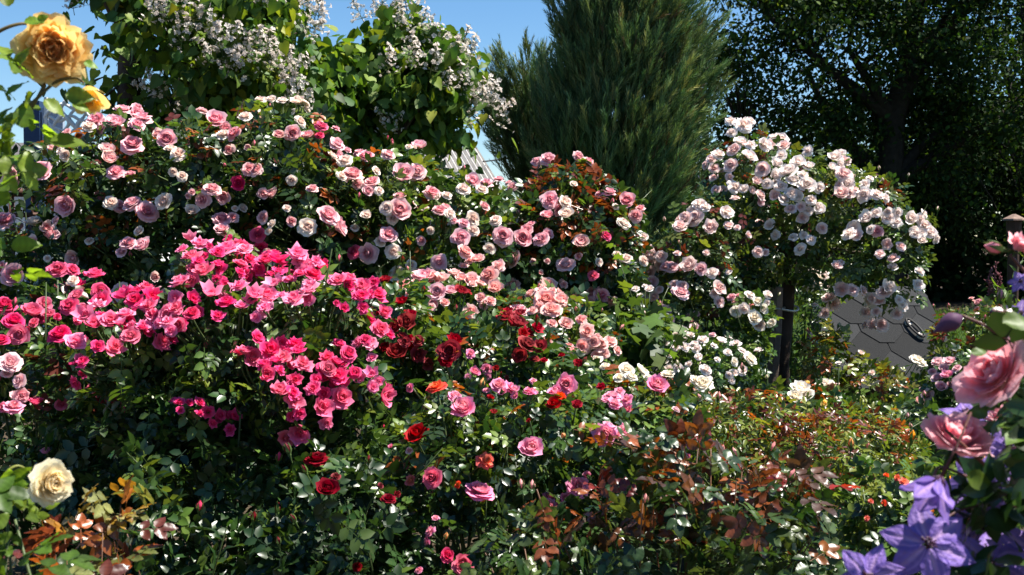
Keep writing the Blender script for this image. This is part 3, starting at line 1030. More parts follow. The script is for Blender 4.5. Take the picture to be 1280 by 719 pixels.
# conifers
def juniper(name, label, Y, prof, lean, n, L, depth, base_px):
    """prof: (py, left px, right px) outline of the crown"""
    prof = np.array(prof, float)
    bx = P(base_px, 300, Y)[0]
    root = thing(name, label, 'conifer', (bx, Y, float(ground_z(bx, Y))))
    W = np.array(root['_w'])
    top = P((prof[0, 1] + prof[0, 2]) / 2, prof[0, 0], Y)
    mb = MB(); u = np.linspace(0, 1, 9)[:, None]
    mb.tube(W * (1 - u) + top * u + rng.normal(0, .03, (9, 3)), np.linspace(.14, .02, 9), 8, (.09, .06, .045)); mb.build('trunk', M_bark, root)
    nb = n // 34
    py = rng.uniform(prof[0, 0], prof[-1, 0], nb)
    l, r = np.interp(py, prof[:, 0], prof[:, 1]), np.interp(py, prof[:, 0], prof[:, 2])
    a = rng.uniform(0, 2 * np.pi, nb)
    a = np.where((np.sin(a) > .4) & (rng.random(nb) < .65), -a, a)
    lump = 1 + .08 * np.sin(a * 5 + py * .035) + .08 * np.sin(a * 3 - py * .06)
    rad = lump * rng.uniform(.55, 1.0, nb) ** .6
    ce0 = np.stack([P(x, y, Y) for x, y in zip((l + r) / 2, py)])
    wx = (r - l) / 2 * Y / F
    o = np.stack([np.cos(a), np.sin(a), np.zeros(nb)], 1)
    pb = ce0 + np.stack([np.cos(a) * wx, np.sin(a) * np.minimum(wx, depth), np.zeros(nb)], 1) * rad[:, None]
    db = nrm(np.array(lean) + o * .5 + rng.normal(0, .14, (nb, 3)))
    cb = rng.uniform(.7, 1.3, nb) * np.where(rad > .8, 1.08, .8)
    k = rng.integers(0, nb, n)
    t = rng.uniform(-.5, .5, n)
    Lb = rng.uniform(.5, 1.15, nb)[k]
    lat = nrm(np.cross(db[k], rng.normal(size=(n, 3)))) * (rng.random(n) ** .6 * .17 * (1 - np.abs(t + .1)))[:, None]
    p = pb[k] + db[k] * (t * Lb)[:, None] + lat
    d = nrm(db[k] + lat * 2.2 + rng.normal(0, .13, (n, 3)))
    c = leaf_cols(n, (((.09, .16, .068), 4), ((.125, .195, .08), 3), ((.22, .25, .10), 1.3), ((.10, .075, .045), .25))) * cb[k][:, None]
    s = L * rng.uniform(.55, 1.15, n)
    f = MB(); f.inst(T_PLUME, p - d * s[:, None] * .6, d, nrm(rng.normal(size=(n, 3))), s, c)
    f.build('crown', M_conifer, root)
    b = MB()
    for k in rng.choice(nb, min(nb, 200), replace=False):
        hz = ce0[k] - np.array([0, 0, .5])
        branch(b, np.array([W[0] + (hz[0] - W[0]) * .8, Y, max(hz[2], W[2] + .2)]), pb[k], .022, .005, (.09, .06, .045), .08, 6, 5)
    b.build('branches', M_bark, root)


juniper('juniper_tree', 'tall grey green conifer with feathery upswept branches behind the pink roses', 12.5,
        [(-90, 748, 800), (-40, 730, 820), (0, 708, 838), (50, 706, 866), (100, 698, 874), (150, 680, 872), (200, 664, 868), (250, 686, 858), (300, 700, 850), (390, 720, 840)], (.2, 0, 1), 19000, .3, 1.1, 780)
juniper('juniper_tree', 'lower dark conifer at the left side of the tall grey green conifer', 13.6,
        [(86, 648, 664), (105, 628, 684), (140, 614, 698), (175, 614, 705), (215, 634, 705), (255, 650, 710), (330, 660, 710)], (-.16, 0, 1), 4200, .25, .7, 665)

# big shady trees at the right
Y = 17.0
WM = (((.014, .034, .009), 3), ((.02, .044, .011), 3), (G_DARK, 1)); WT = ((G_MID, 2), ((.08, .13, .022), 1))  # shade of the trees' near side is put into these darkened leaf greens
M_shade = mat('shade_leaf', 0.7, 0.12, trans=0.3, tcol=(1.8, 1.7, 0.5))
g0 = float(ground_z(5, 17))
t0 = P(1112, 200, Y)
crown_tree('walnut_tree', 'big dark spreading tree with forked trunk and sky showing through its leaves', [(t0[0], Y, g0), (t0[0] + .02, Y, 1.6), tuple(P(1112, 230, Y)), tuple(P(1116, 150, Y)), tuple(P(1138, 70, Y)), tuple(P(1150, -40, Y)), tuple(P(1160, -160, Y))],
           [(2, P(1085, 120, Y)), (2, P(1010, 90, Y)), (3, P(1190, 10, Y)), (2, P(1250, 150, Y)), (4, P(1080, -40, Y)), (3, P(960, 20, Y)), (2, P(1180, 160, Y)), (1, P(930, 170, Y)), (4, P(1260, -30, Y)), (3, P(1060, 60, Y))],
           [(1000, 60, 120, 110, Y - .5, 1.6), (1110, 40, 130, 110, Y, 1.8), (1240, 60, 120, 120, Y, 1.8), (960, 190, 85, 85, Y, 1.2), (1100, 190, 110, 85, Y + .5, 1.4), (1240, 200, 110, 90, Y, 1.5), (1120, -90, 260, 90, Y, 2.0), (925, 30, 48, 60, Y - .6, .8), (915, 120, 40, 70, Y, .8)],
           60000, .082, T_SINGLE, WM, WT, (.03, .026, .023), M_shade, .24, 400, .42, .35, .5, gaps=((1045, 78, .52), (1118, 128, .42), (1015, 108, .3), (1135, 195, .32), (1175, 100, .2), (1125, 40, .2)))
Y = 20.5
t0 = P(1290, 200, Y)
crown_tree('shade_tree', 'dark leafy tree at the right edge behind the brown garden post', [(t0[0], Y, .62), (t0[0], Y, 2), tuple(P(1290, 160, Y)), tuple(P(1285, 40, Y)), tuple(P(1280, -60, Y))],
           [(1, P(1200, 150, Y)), (2, P(1360, 120, Y)), (2, P(1240, 40, Y)), (3, P(1330, -20, Y))],
           [(1270, 130, 130, 130, Y, 1.8), (1200, 230, 110, 90, Y, 1.5), (1340, 60, 110, 150, Y, 1.6)],
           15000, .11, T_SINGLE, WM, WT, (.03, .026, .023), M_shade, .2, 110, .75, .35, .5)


def shrub(name, label, lobes, n, leaf, mix, tip=((G_MID, 1),), tm=None, cat='shrub', m=None, **k):
    return bush(name, label, lobes, '', n, leaf, tm or T_SINGLE, mix, tip, cat=cat, m=m or M_shade, **k)


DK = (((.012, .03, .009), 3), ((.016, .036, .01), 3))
for i, (px, py, rx, ry, Yd, lab) in enumerate([
        (985, 300, 110, 110, 18.6, 'dark shrub in shade directly behind the white rose tree'),
        (1120, 290, 100, 120, 19.0, 'dark shrub in shade beyond the shingled hatch'),
        (1225, 300, 90, 110, 18.4, 'dark shrub in shade behind the brown garden post'),
        (1330, 300, 90, 120, 18.0, 'dark shrub in shade at the right edge of the garden'),
        (880, 300, 80, 100, 18.2, 'dark shrub in shade right of the tall conifer'),
        (1060, 210, 170, 60, 21.5, 'tall dark hedge seen under the big shady tree'),
        (1230, 215, 150, 70, 22.0, 'tall dark hedge right of the forked trunk')]):
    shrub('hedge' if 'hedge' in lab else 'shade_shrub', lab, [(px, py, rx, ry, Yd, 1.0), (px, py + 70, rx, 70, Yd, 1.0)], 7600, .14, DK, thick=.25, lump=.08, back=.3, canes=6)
for (px, py, rx, ry, Yd, lab) in [
        (190, 285, 90, 95, 7.4, 'dark evergreen shrub behind the large pink climbing rose'),
        (330, 265, 90, 100, 7.6, 'dark evergreen shrub between the left catalpa and the pink climbing rose'),
        (450, 290, 80, 90, 7.6, 'dark evergreen shrub behind the middle climbing rose'),
        (590, 350, 90, 72, 7.4, 'low dark evergreen shrub in front of the shed wall'),
        (740, 320, 90, 80, 7.8, 'dark evergreen shrub at the foot of the tall conifer'),
        (8, 208, 44, 30, 6.6, 'small dark leafy shrub top behind the yellow rose leaves')]:
    shrub('evergreen_shrub', lab, [(px, py, rx, ry, Yd, .5), (px, py + ry + 60, rx, 110, Yd, .5)], 2600 if rx > 50 else 700, .075, DK + ((G_DARK, 3),), thick=.25, lump=.07, canes=6)
# ------------------------------------------------------------------ shingled hatch, garden post, stake
TL, TR, BL = P(1000, 361, 7.4), P(1152, 362, 7.4), P(1048, 486, 6.75)
wv = nrm(TR - TL); Wd = np.linalg.norm(TR - TL); dv = BL - TL
nv_ = nrm(np.cross(wv, dv)); nv_ = nv_ * np.sign(nv_[2])
dl = np.linalg.norm(dv)
hatch = thing('shingled_hatch', 'sloping lid covered in grey asphalt shingles with a metal handle', 'hatch', (float((TL + TR)[0] / 2), 7.1, float(ground_z(5, 7.1))))


def on(u, w, h=0.0):
    return TL + wv * u + dv * w + nv_ * h


mb = MB()
pts = [(0, 0), (Wd - .10, 0), (Wd - .02, .04), (Wd, .1), (Wd, 1), (0, 1)]
k = len(pts)
mb.add([on(u, w, -.002) for u, w in pts] + [on(u, w, -.045) for u, w in pts], [(i, (i + 1) % k, (i + 1) % k + k, i + k) for i in range(k)] + [(0, 1, 4, 5), (6, 11, 10, 7)], [(1, 2, 4), (2, 3, 4)], (.05, .04, .035))
mb.build('lid_board', M_wood, hatch, False)
mb = MB()
row_h, tabw, dl_u = .185, .27, 1.0
dl_m = dl
for ri in range(5, -1, -1):
    w0, w1 = ri * row_h - .16, (ri + 1) * row_h + .02
    for ti in range(-1, 5):
        x0 = ti * tabw + (ri % 2) * tabw * .5
        cut = .09
        poly = [(x0 + .003, w0), (x0 + tabw - .003, w0), (x0 + tabw - .004, w1 - .11), (x0 + tabw - cut, w1), (x0 + cut, w1), (x0 + .004, w1 - .11)]
        lid = [(0, 0), (Wd - .10, 0), (Wd - .02, .04), (Wd, .1), (Wd, dl_u), (0, dl_u)]
        pl = poly
        for e in range(len(lid)):
            ax_, ay_ = lid[e]; bx_, by_ = lid[(e + 1) % len(lid)]
            def side(pt): return (bx_ - ax_) * (pt[1] - ay_) - (by_ - ay_) * (pt[0] - ax_)
            res = []
            for n_ in range(len(pl)):
                s0, s1 = pl[n_], pl[(n_ + 1) % len(pl)]
                d0, d1 = side(s0), side(s1)
                if d0 >= 0: res.append(s0)
                if d0 * d1 < 0:
                    t = d0 / (d0 - d1); res.append((s0[0] + (s1[0] - s0[0]) * t, s0[1] + (s1[1] - s0[1]) * t))
            pl = res
            if len(pl) < 3: break
        if len(pl) < 3: continue
        h = .003 + .0042 * (5 - ri) + .0005 * (ti % 2)
        g = .027 * rng.uniform(.6, 1.4)
        m_ = len(pl)
        top = [on(u, w, h + .0038) for u, w in pl]; bot = [on(u, w, h) for u, w in pl]
        mb.add(top + bot + [np.mean(top, 0)], [(n_, n_ + m_, (n_ + 1) % m_ + m_, (n_ + 1) % m_) for n_ in range(m_)], [(n_, (n_ + 1) % m_, 2 * m_) for n_ in range(m_)], (g, g * 1.02, g * 1.06))
mb.build('shingles', M_shingle, hatch, False)
mb = MB()
f0, f1 = on(.03, .97, -.05), on(Wd - .03, .97, -.05)
for a, b in ((f0, f1),):
    gz = float(ground_z(a[0], a[1]))
    mb.add([a, b, (b[0], b[1], gz), (a[0], a[1], gz), a + [0, .9, 0], b + [0, .9, 0], (b[0], b[1] + .9, gz), (a[0], a[1] + .9, gz)], [(0, 1, 2, 3), (1, 5, 6, 2), (4, 0, 3, 7), (5, 4, 7, 6)], None, (.05, .035, .03))
mb.build('box', M_wood, hatch, False)
hp = P(1142, 415, 7.15)
# move the handle point on to the lid plane
dd = ray(1142, 415); t_ = ((TL - CAM) @ nv_) / (dd @ nv_); hp = CAM + dd * t_ + nv_ * .032
au, av = nrm(dv * .6 + wv * .18), None
av = np.cross(nv_, au)
mb = MB()
ang = np.linspace(0, 2 * np.pi, 21)
mb.tube([hp + au * (.085 * math.cos(a)) + av * (.024 * math.sin(a)) + nv_ * .006 for a in ang], .008, 6, (.03, .028, .027))
hd = mb.build('handle', M_iron, hatch)
for sgn in (-1, 1):
    mb = MB(); q = hp + au * sgn * .062 - nv_ * .004
    mb.tube([q - nv_ * .012, q + nv_ * .004], [.026, .024], 10, (.75, .66, .58))
    mb.tube([q + nv_ * .0045, q + nv_ * .012], [.009, .006], 8, (.3, .26, .24))
    pt = mb.build('plate', M_white, hatch, False); pt.parent = hd; pt['_x'] = 0
del pt['_x']

q = P(1267, 300, 8.6)
gz = float(ground_z(q[0], 8.6))
post = thing('garden_post', 'brown garden post with a flat peaked cap before the dark shrubs', 'post', (q[0], 8.6, gz))
BR = (.06, .036, .027)  # brown of the shaft, darkened to carry the shade it stands in
mb = MB(); mb.tube([(q[0], 8.6, gz), (q[0], 8.6, P(1267, 298, 8.6)[2]), (q[0], 8.6, P(1267, 296, 8.6)[2]), (q[0], 8.6, P(1267, 276, 8.6)[2])], [.042, .042, .05, .058], 10, BR); mb.build('shaft', M_wood, post, False)
mb = MB(); zc = P(1267, 276, 8.6)[2]
mb.tube([(q[0], 8.6, zc + .002), (q[0], 8.6, zc + .014), (q[0], 8.6, zc + .05)], [.085, .08, .012], 8, (.22, .15, .12)); mb.build('cap', M_wood, post, False)

a, b = P(965, 462, 5.75), P(971, 360, 5.72)
stk = thing('wooden_stake', 'weathered wooden stake beside the trunk of the white rose tree', 'stake', (a[0], 5.75, 0.0))
mb = MB(); mb.tube([(a[0] - .01, 5.75, 0), a, b * .5 + a * .5 + [.004, 0, 0], b, b + [0, 0, .006]], [.036, .036, .034, .033, .02], 7, (.17, .125, .10)); mb.build('shaft', M_wood, stk, False)
mb = MB()
c0 = P(969, 388, 5.73); c1 = P(989, 386, 5.86)
loop = [(c0 + c1) / 2 + (c1 - c0) * .95 * math.cos(t) + np.array([0, .05 * math.sin(t), .012 * math.sin(2 * t)]) for t in np.linspace(0, 2 * np.pi, 19)]
mb.tube(loop, .006, 5, (.30, .32, .34)); mb.build('tie_wire', M_metal, stk)

# ------------------------------------------------------------------ white rose tree
STD = '''w
930 163 22;917 170 13;937 158 14;927 183 16;920 192 16 W;938 187 14;937 200 18;952 187 18;950 215 18 W;945 228 11 W;955 231 14;903 197 16;895 202 14 W;898 213 13 W;897 223 11 W;917 210 17 W;922 235 18;900 238 12 W;931 237 12
963 187 14 W;977 180 18;980 188 15 W;970 177 12;1008 195 13;977 200 14;966 208 13;964 222 14;985 218 22;990 228 16;997 208 18;1010 212 13;1003 222 14;1040 202 16;1047 197 12;1053 206 13 W;1037 213 12;1050 222 21 W;1053 233 19;1081 235 13;1007 233 20;1022 237 13;977 235 15
970 245 14 W;980 249 16;990 243 16;988 260 14 W;1000 258 12 W;1009 262 13;1002 270 14 W;1012 250 14;1022 260 13;1047 243 18 W;1056 243 14 W;1025 282 13 W;1080 248 18;1095 247 16;1068 283 18;1083 273 18;1060 297 18;1069 298 14 W;1095 287 15 p;1106 301 14 W;1093 267 14;1107 272 16;1116 277 15;1118 267 12;1133 273 16;1140 295 14;1137 287 12;1148 278 14;1157 292 16;1152 285 15;1147 303 12;1149 292 13
1117 323 15 W;1117 333 12;1095 318 12 W;1125 310 12 W;1145 338 12;1143 353 14;1000 310 15;1013 301 13;992 298 12;970 290 12;963 278 13;1047 330 12 W;1037 365 17 W;1043 373 18 W;1052 355 18 W;1064 356 16 W;1092 372 18;1101 370 16 W;1087 385 14 W;1108 361 20 W;1113 356 16;1123 370 10;1127 378 12;1120 386 14 W;1093 400 14 W;1103 399 17 W'''
root, lb = bush('white_rose_tree', 'tall standard rose with a spreading crown of small white blooms', [
    (985, 255, 95, 72, 5.9, .42), (1070, 275, 72, 62, 5.9, .40), (930, 245, 48, 66, 5.8, .3), (1110, 330, 42, 60, 5.75, .25), (1045, 320, 70, 48, 5.8, .35), (1128, 300, 34, 40, 5.8, .22), (935, 180, 30, 18, 5.85, .1), (1000, 305, 70, 40, 5.8, .3)],
    STD, 3600, .034, mix=((G_MID, 3), (G_OLIVE, 3), (G_YOUNG, 2)), tip=(((.14, .18, .03), 3), (BRONZE, 1)), tipfrac=.25, buds=10, budk='w', canes=0, base=(P(985, 460, 5.9)[0], 5.9), thick=.2, face=(.3, .68, .5, .25))
Wt = np.array(root['_w'])
tk = MB()
tp = [Wt + [0.02, 0, -.02], P(977, 455, 5.9), P(983, 400, 5.9), P(986, 350, 5.9), P(990, 310, 5.9)]
tk.tube(tp, [.042, .038, .035, .034, .036], 9, (.055, .04, .033))
for e in ((930, 230), (985, 215), (1040, 230), (1090, 260), (1120, 320), (1060, 330), (940, 300), (1010, 200)):
    branch(tk, tp[-1] - [0, 0, .03], P(e[0], e[1], 5.9 + random.uniform(-.2, .2)), .02, .005, (.06, .05, .035), .15)
tk.build('trunk', M_bark, root)
# a wreath of further white blooms hangs behind the trunk
bush('climbing_rose', 'white rose cluster hanging low behind the trunk of the rose tree', [(1010, 352, 42, 30, 6.5, .2), (1000, 420, 40, 60, 6.6, .25), (990, 500, 50, 60, 6.6, .25)], '''w
1007 347 19 n;1015 343 16 n;1021 351 16 n;1002 348 14;1012 356 14;995 352 12;1028 347 10;1031 357 9;962 382 10;958 371 10''', 900, .036, mix=((G_MID, 2), (G_YOUNG, 2)), buds=3, budk='w')

PALE = '''W
820 323 23 W;817 314 15;832 322 14;837 338 20 l;845 334 16 l;818 340 19;820 355 19 l;823 372 14;863 332 20;875 336 16 l;887 340 15 w;895 357 17;890 363 12;849 368 22 l;850 360 14;828 382 16 p;835 392 20 l;838 400 16 l;828 411 16 p;827 399 13 l;870 398 14 p;870 387 9 p;877 408 9 p;885 420 10 l;858 280 20;853 288 18;873 275 21;870 267 15 w;885 290 18;878 260 18 w;884 263 13 w;906 269 18 w;908 283 12;945 317 13;957 282 13;915 253 12;945 248 16;945 255 12 l;930 293 8;913 375 11 p;922 373 10 p;897 373 6 p;916 380 8 s;935 384 8 s;850 318 9;881 318 8;812 372 9 w;905 340 9 w'''
bush('climbing_rose', 'pale blush climbing rose between the tall conifer and the white rose tree', [
    (865, 335, 52, 62, 5.5, .3), (890, 290, 46, 50, 5.6, .3), (925, 330, 45, 55, 5.75, .3), (838, 400, 30, 75, 5.4, .25), (900, 400, 45, 60, 5.6, .3), (870, 480, 70, 80, 5.6, .35)],
    PALE, 2200, .034, mix=((G_DARK, 2), (G_MID, 3), (G_OLIVE, 2)), tip=(((.13, .17, .03), 3), (BRONZE, 1)), tipfrac=.2, buds=8, budk='W', thick=.2)
bush('climbing_rose', 'cream and apricot rose cluster low in front of the stake', [(935, 390, 34, 22, 5.35, .14), (925, 440, 36, 45, 5.35, .2)], '''n
938 375 14 w;942 395 18 n;947 401 15 c;931 388 14 w;923 390 14;957 374 12 w;951 388 12;960 400 12;945 381 12''', 420, .034, mix=((G_MID, 2), (G_YOUNG, 2)), buds=3, budk='n')
bush('groundcover_rose', 'low shrub rose dotted with many tiny white pompom blooms', [(860, 458, 60, 40, 4.7, .3), (905, 462, 38, 34, 4.75, .25), (815, 440, 32, 55, 4.8, .2), (865, 530, 90, 60, 4.7, .4)], '''w
798 367 11;812 368 11;803 375 8;817 405 9;823 433 8;828 442 11;840 448 9;850 428 10;863 425 11;877 432 14;847 440 12;857 440 12;870 442 12;880 463 14;882 471 12;860 470 12;850 462 12;840 462 12;830 463 10;820 453 12;810 453 12;802 453 9;867 417 12 l;898 432 14;918 437 14;933 453 18 n;942 442 12;893 453 8;917 467 10;785 452 7;835 436 9;872 451 10;862 458 9;843 471 10;853 478 11;872 478 11;905 445 10;910 428 9;925 444 11;812 437 8;806 443 8;890 438 9;868 436 9;835 455 9;822 461 9;888 425 9 l;912 455 11 n;856 419 8;846 424 8;925 465 12;905 468 9;800 440 7''',
     1900, .026, mix=((G_DARK, 2), (G_MID, 3), (G_YOUNG, 1)), buds=10, budk='w')
bush('mallow_plant', 'leafy green plant with large lobed leaves between pink and white roses', [(800, 425, 38, 36, 4.6, .2), (795, 480, 45, 50, 4.6, .25)], '', 420, .10, T_LOBED, ((G_MID, 3), ((.06, .12, .03), 3), (G_YOUNG, 1)), cat='plant', m=M_soft, canes=14)

# ------------------------------------------------------------------ pink climbers
ED1 = '''e
140 159 16 p;153 144 20 p;121 158 22 p;144 161 22 p;182 155 26 p;170 142 14 p;172 186 26 p;113 165 16 c;87 172 14;211 180 22 p;201 174 14 g;134 192 18 g;136 203 21 g;143 218 22 p;225 197 20 c;70 190 9 g;87 199 14 c;24 218 26;60 216 26 p;268 157 24 p;253 146 15;278 174 20 c;297 172 20 p;292 191 14 g;310 152 18 c;315 213 18;303 228 18 m;263 236 20;313 188 8 g
327 132 14 c;340 131 12 c;370 134 18 c;378 136 15 c;353 133 14 c;363 172 19;348 174 13 g;380 174 15;373 158 15 c;397 163 17 m;415 165 11 p;415 183 20 p;428 190 10 p;427 207 20 c;410 197 14 c;435 223 26;423 225 14 c
87 255 25 p;8 283 29 p;43 285 22 c;62 299 24 l;43 307 14 g;21 341 28 p;137 252 18 c;148 256 17 p;190 261 26 p;208 250 22 c;240 260 16 c;252 248 20;276 245 16;277 280 22 p;290 278 14;276 292 18 p;165 308 20 p;182 311 20 p;177 294 13 c;157 318 14;89 325 20 g;197 346 12 g;157 363 25 l;202 367 25 l;75 272 12 l;65 280 14 g
322 213 18;335 272 16;330 292 20 m;345 280 12 c;362 262 10 c;367 277 12;407 270 26 p;385 283 22 c;347 315 22 g;341 288 10 c;240 240 9;60 325 9 c;345 245 14;300 258 12 c;229 222 13 c;330 240 13;118 305 12 c;390 240 15;362 225 13 c'''
bush('climbing_rose', 'large climbing rose at the left full of pale pink cabbage blooms', [
    (150, 245, 88, 88, 4.9, .45), (260, 240, 110, 92, 4.9, .5), (355, 225, 85, 88, 4.9, .45), (80, 330, 100, 52, 4.9, .4), (260, 340, 150, 90, 4.8, .5), (400, 280, 80, 90, 4.85, .45), (180, 480, 200, 150, 5.0, .6), (350, 480, 140, 150, 4.95, .6), (60, 205, 34, 30, 4.8, .15)],
    ED1, 7200, .042, mix=((G_DARK, 4), (G_MID, 4), (G_YOUNG, 1)), tip=(((.12, .18, .03), 3), (RUST, 1), (BRONZE, 1)), tipfrac=.16, buds=16, budk='e', canes=22, core=1600)
ED2 = '''e
463 202 22 p;487 200 17;467 233 20;450 233 16 c;472 220 12 c;502 223 26 p;517 218 21;520 189 18 p;510 190 9 c;430 240 13 c;461 271 13 c;497 265 27;483 263 18 c;485 292 22 p;447 312 19 m;463 314 26;477 300 14 c;490 312 20 c;495 337 20 c;512 342 27;510 328 15 c;550 325 20 p;550 268 18;562 272 15 c;577 282 14 p;573 298 23 p;587 277 18 c;587 290 15 c;617 280 17 c;625 298 25 p;542 248 21;463 243 14 p;577 243 18 c;598 243 16 c;622 231 15 p;588 233 18 p;603 235 18 p;558 250 12 c;475 243 12 c;534 265 10 c;601 262 13;611 312 14 c;448 285 11 c;522 300 12;540 290 11 c'''
bush('climbing_rose', 'middle climbing rose with pink and cream blooms below the shed roof', [
    (490, 290, 78, 92, 5.0, .45), (560, 305, 75, 78, 5.05, .45), (610, 320, 60, 80, 5.1, .4), (500, 230, 55, 42, 5.0, .3), (560, 450, 150, 120, 5.1, .5), (602, 262, 34, 20, 5.1, .15)],
    ED2, 3800, .042, mix=((G_DARK, 3), (G_MID, 4), (G_YOUNG, 2)), tip=(((.12, .18, .03), 4), (RUST, 1)), tipfrac=.2, buds=12, budk='e', canes=14)
ED3 = '''e
687 206 20 p;722 203 15;734 208 14;647 233 14;690 255 22 p;687 272 16 p;707 258 18 c;708 271 18 c;780 255 19 p;788 273 17;775 282 20 c;757 245 16 p;725 302 20 g;753 295 14 m;798 297 11 c;708 327 23 l;738 340 14 m;657 302 21 p;675 303 20 p;660 292 16 p;683 297 14 p;647 325 24 s;645 353 22 s;683 353 23 s;700 353 10 s;723 367 22 s;737 360 17 p;752 363 21 p;760 383 17 g;778 322 16 c;798 325 14 c;768 317 11 c;645 282 16 c;633 318 18;627 337 22 s;667 328 8 g;682 327 7 g;675 340 7 g;717 236 10 c;765 262 9 c;722 318 9;705 373 10 s;745 325 10 c'''
bush('climbing_rose', 'climbing rose with pink blooms and rust red young leaves beside the conifer', [
    (710, 300, 78, 78, 5.2, .42), (745, 310, 58, 78, 5.25, .4), (670, 330, 60, 70, 5.15, .4), (708, 232, 52, 28, 5.2, .2), (720, 440, 100, 100, 5.3, .5), (768, 275, 32, 38, 5.2, .2)],
    ED3, 3900, .042, mix=((G_DARK, 4), (G_MID, 3), (G_YOUNG, 1)), tip=((RUST, 3), (BRONZE, 2), (G_YOUNG, 2)), tipfrac=.24, buds=12, budk='p', canes=14)
SHELL = '''s
533 355 30 p;508 363 24;518 372 15;547 372 22 p;553 355 18;567 350 20;580 323 20;590 333 14;598 332 18;585 358 20;610 353 24;617 368 20;602 378 13;562 370 16 p;592 393 20;597 403 14;547 430 15 l;653 395 24 p;683 383 28;690 395 24;678 373 18;705 410 18;722 405 14;728 418 20;722 433 18;747 437 24;757 433 18;683 430 20;740 423 10;765 442 14;690 410 14;602 362 14;612 382 14;574 355 13;735 430 16;751 446 14;712 437 14;668 395 13;577 340 13;540 388 13;555 383 12;690 372 12;697 383 14;738 442 14;660 408 12 p;590 413 11'''
bush('shrub_rose', 'mid height shrub rose with clusters of soft salmon pink blooms', [
    (555, 395, 62, 50, 4.2, .3), (610, 400, 62, 52, 4.25, .3), (690, 425, 72, 58, 4.2, .35), (735, 450, 42, 40, 4.15, .25), (640, 520, 160, 110, 4.2, .5)],
    SHELL, 2500, .036, mix=((G_DARK, 2), (G_MID, 4), (G_YOUNG, 2)), tip=(((.12, .18, .03), 4), (RUST, 1)), tipfrac=.2, buds=14, budk='s', canes=12)

# ------------------------------------------------------------------ carmine, hot pink, red
CAR = '''m
73 347 25;113 352 24 h;117 365 22;90 357 14 c;52 378 20;38 398 25;53 390 19;63 382 13;8 392 26;17 410 26;30 427 26;72 425 28;90 432 21;2 430 20;85 393 24;100 397 22;22 455 26 l;30 472 18 l;108 482 16;138 510 21;138 533 18;33 487 18 p;47 493 18;18 517 24 k;65 566 11 k;75 497 16;62 402 16;95 408 14;8 462 14 l;112 395 15;45 412 14;6 518 14;20 503 12 l'''
bush('shrub_rose', 'left shrub rose with round carmine blooms and small glossy leaves', [
    (40, 440, 75, 62, 3.35, .3), (90, 450, 70, 65, 3.35, .3), (60, 560, 110, 90, 3.3, .4), (140, 560, 80, 90, 3.3, .35), (60, 700, 130, 110, 3.3, .4), (80, 365, 45, 22, 3.4, .1)],
    CAR, 2600, .032, mix=((G_DARK, 3), (G_MID, 4), (G_YOUNG, 1)), tip=(((.12, .18, .03), 4), (BRONZE, 1)), tipfrac=.14, buds=9, budk='m', canes=12)
HOT = '''h
253 320 25 H;277 325 28 H;290 322 24;242 335 25;250 350 24;302 335 20;230 362 24 H;255 372 26 H;157 385 24;167 380 18;188 388 26;203 383 22;220 392 26 H;230 397 22;247 403 20 m;117 407 24 H;133 390 22;143 413 24;157 407 24 H;110 432 26 H;127 417 22;147 437 24;162 428 24 m;175 417 16 H;193 432 24;117 447 18;107 467 18;187 407 24 H;207 407 22;223 410 20 H;283 392 22;298 373 22 H;313 383 24 H;267 330 18;307 350 20;310 440 24;313 453 24
330 340 24;353 340 24;375 333 24 H;380 343 24 H;403 350 24;392 360 26;417 365 22;443 370 22;458 377 24;328 383 26 H;352 368 22 H;372 386 26 H;387 372 22 H;345 392 18 H;460 408 22;448 420 20 H;443 418 15 m;420 393 13;327 437 24 m;340 453 26;360 433 26 H;367 447 24;353 460 22;373 467 24;430 453 22 m;413 458 22;420 473 24;450 470 18 H;400 470 20 m;333 470 18
363 498 24;391 502 26;370 525 26;423 490 28;466 490 27;348 490 24;254 515 16;283 518 18;268 517 13;246 507 14;223 507 14;440 380 20;430 362 20;322 352 18;266 345 18;240 378 18;270 362 14;410 480 18;382 488 20;336 478 20;452 482 16 H;434 470 16 m;378 352 16;345 352 17;290 340 20;205 395 16;180 400 16'''
bush('floribunda_rose', 'vivid hot pink rose covered with dense clusters of ruffled blooms', [
    (180, 432, 70, 50, 3.1, .25), (262, 385, 52, 64, 3.15, .25), (300, 420, 90, 60, 3.1, .3), (400, 400, 65, 48, 3.1, .28), (360, 480, 85, 55, 3.0, .28), (430, 470, 45, 50, 3.05, .22), (230, 500, 110, 60, 3.1, .3), (300, 640, 150, 130, 3.05, .45), (400, 620, 100, 120, 3.1, .4), (180, 600, 90, 100, 3.15, .35)],
    HOT, 4600, .036, mix=((G_DARK, 4), (G_MID, 3), (G_YOUNG, 1)), tip=(((.13, .19, .03), 4), (G_OLIVE, 1)), tipfrac=.14, buds=14, budk='h', canes=16, out=.03)
REDS = '''r
490 355 16;503 386 16;576 373 17;497 413 19;507 408 23;480 399 9;498 437 25;517 440 21;517 427 15;563 443 27;568 432 18;560 452 18;633 405 22;640 413 16;618 468 8;635 467 7;647 413 22;667 418 18;655 437 24;668 438 17;647 447 18;717 460 12;682 458 10;505 428 14;652 425 15;636 398 13;488 433 14;662 450 12;583 445 13 k;600 460 14 k;587 463 13 k;700 452 8;512 399 12'''
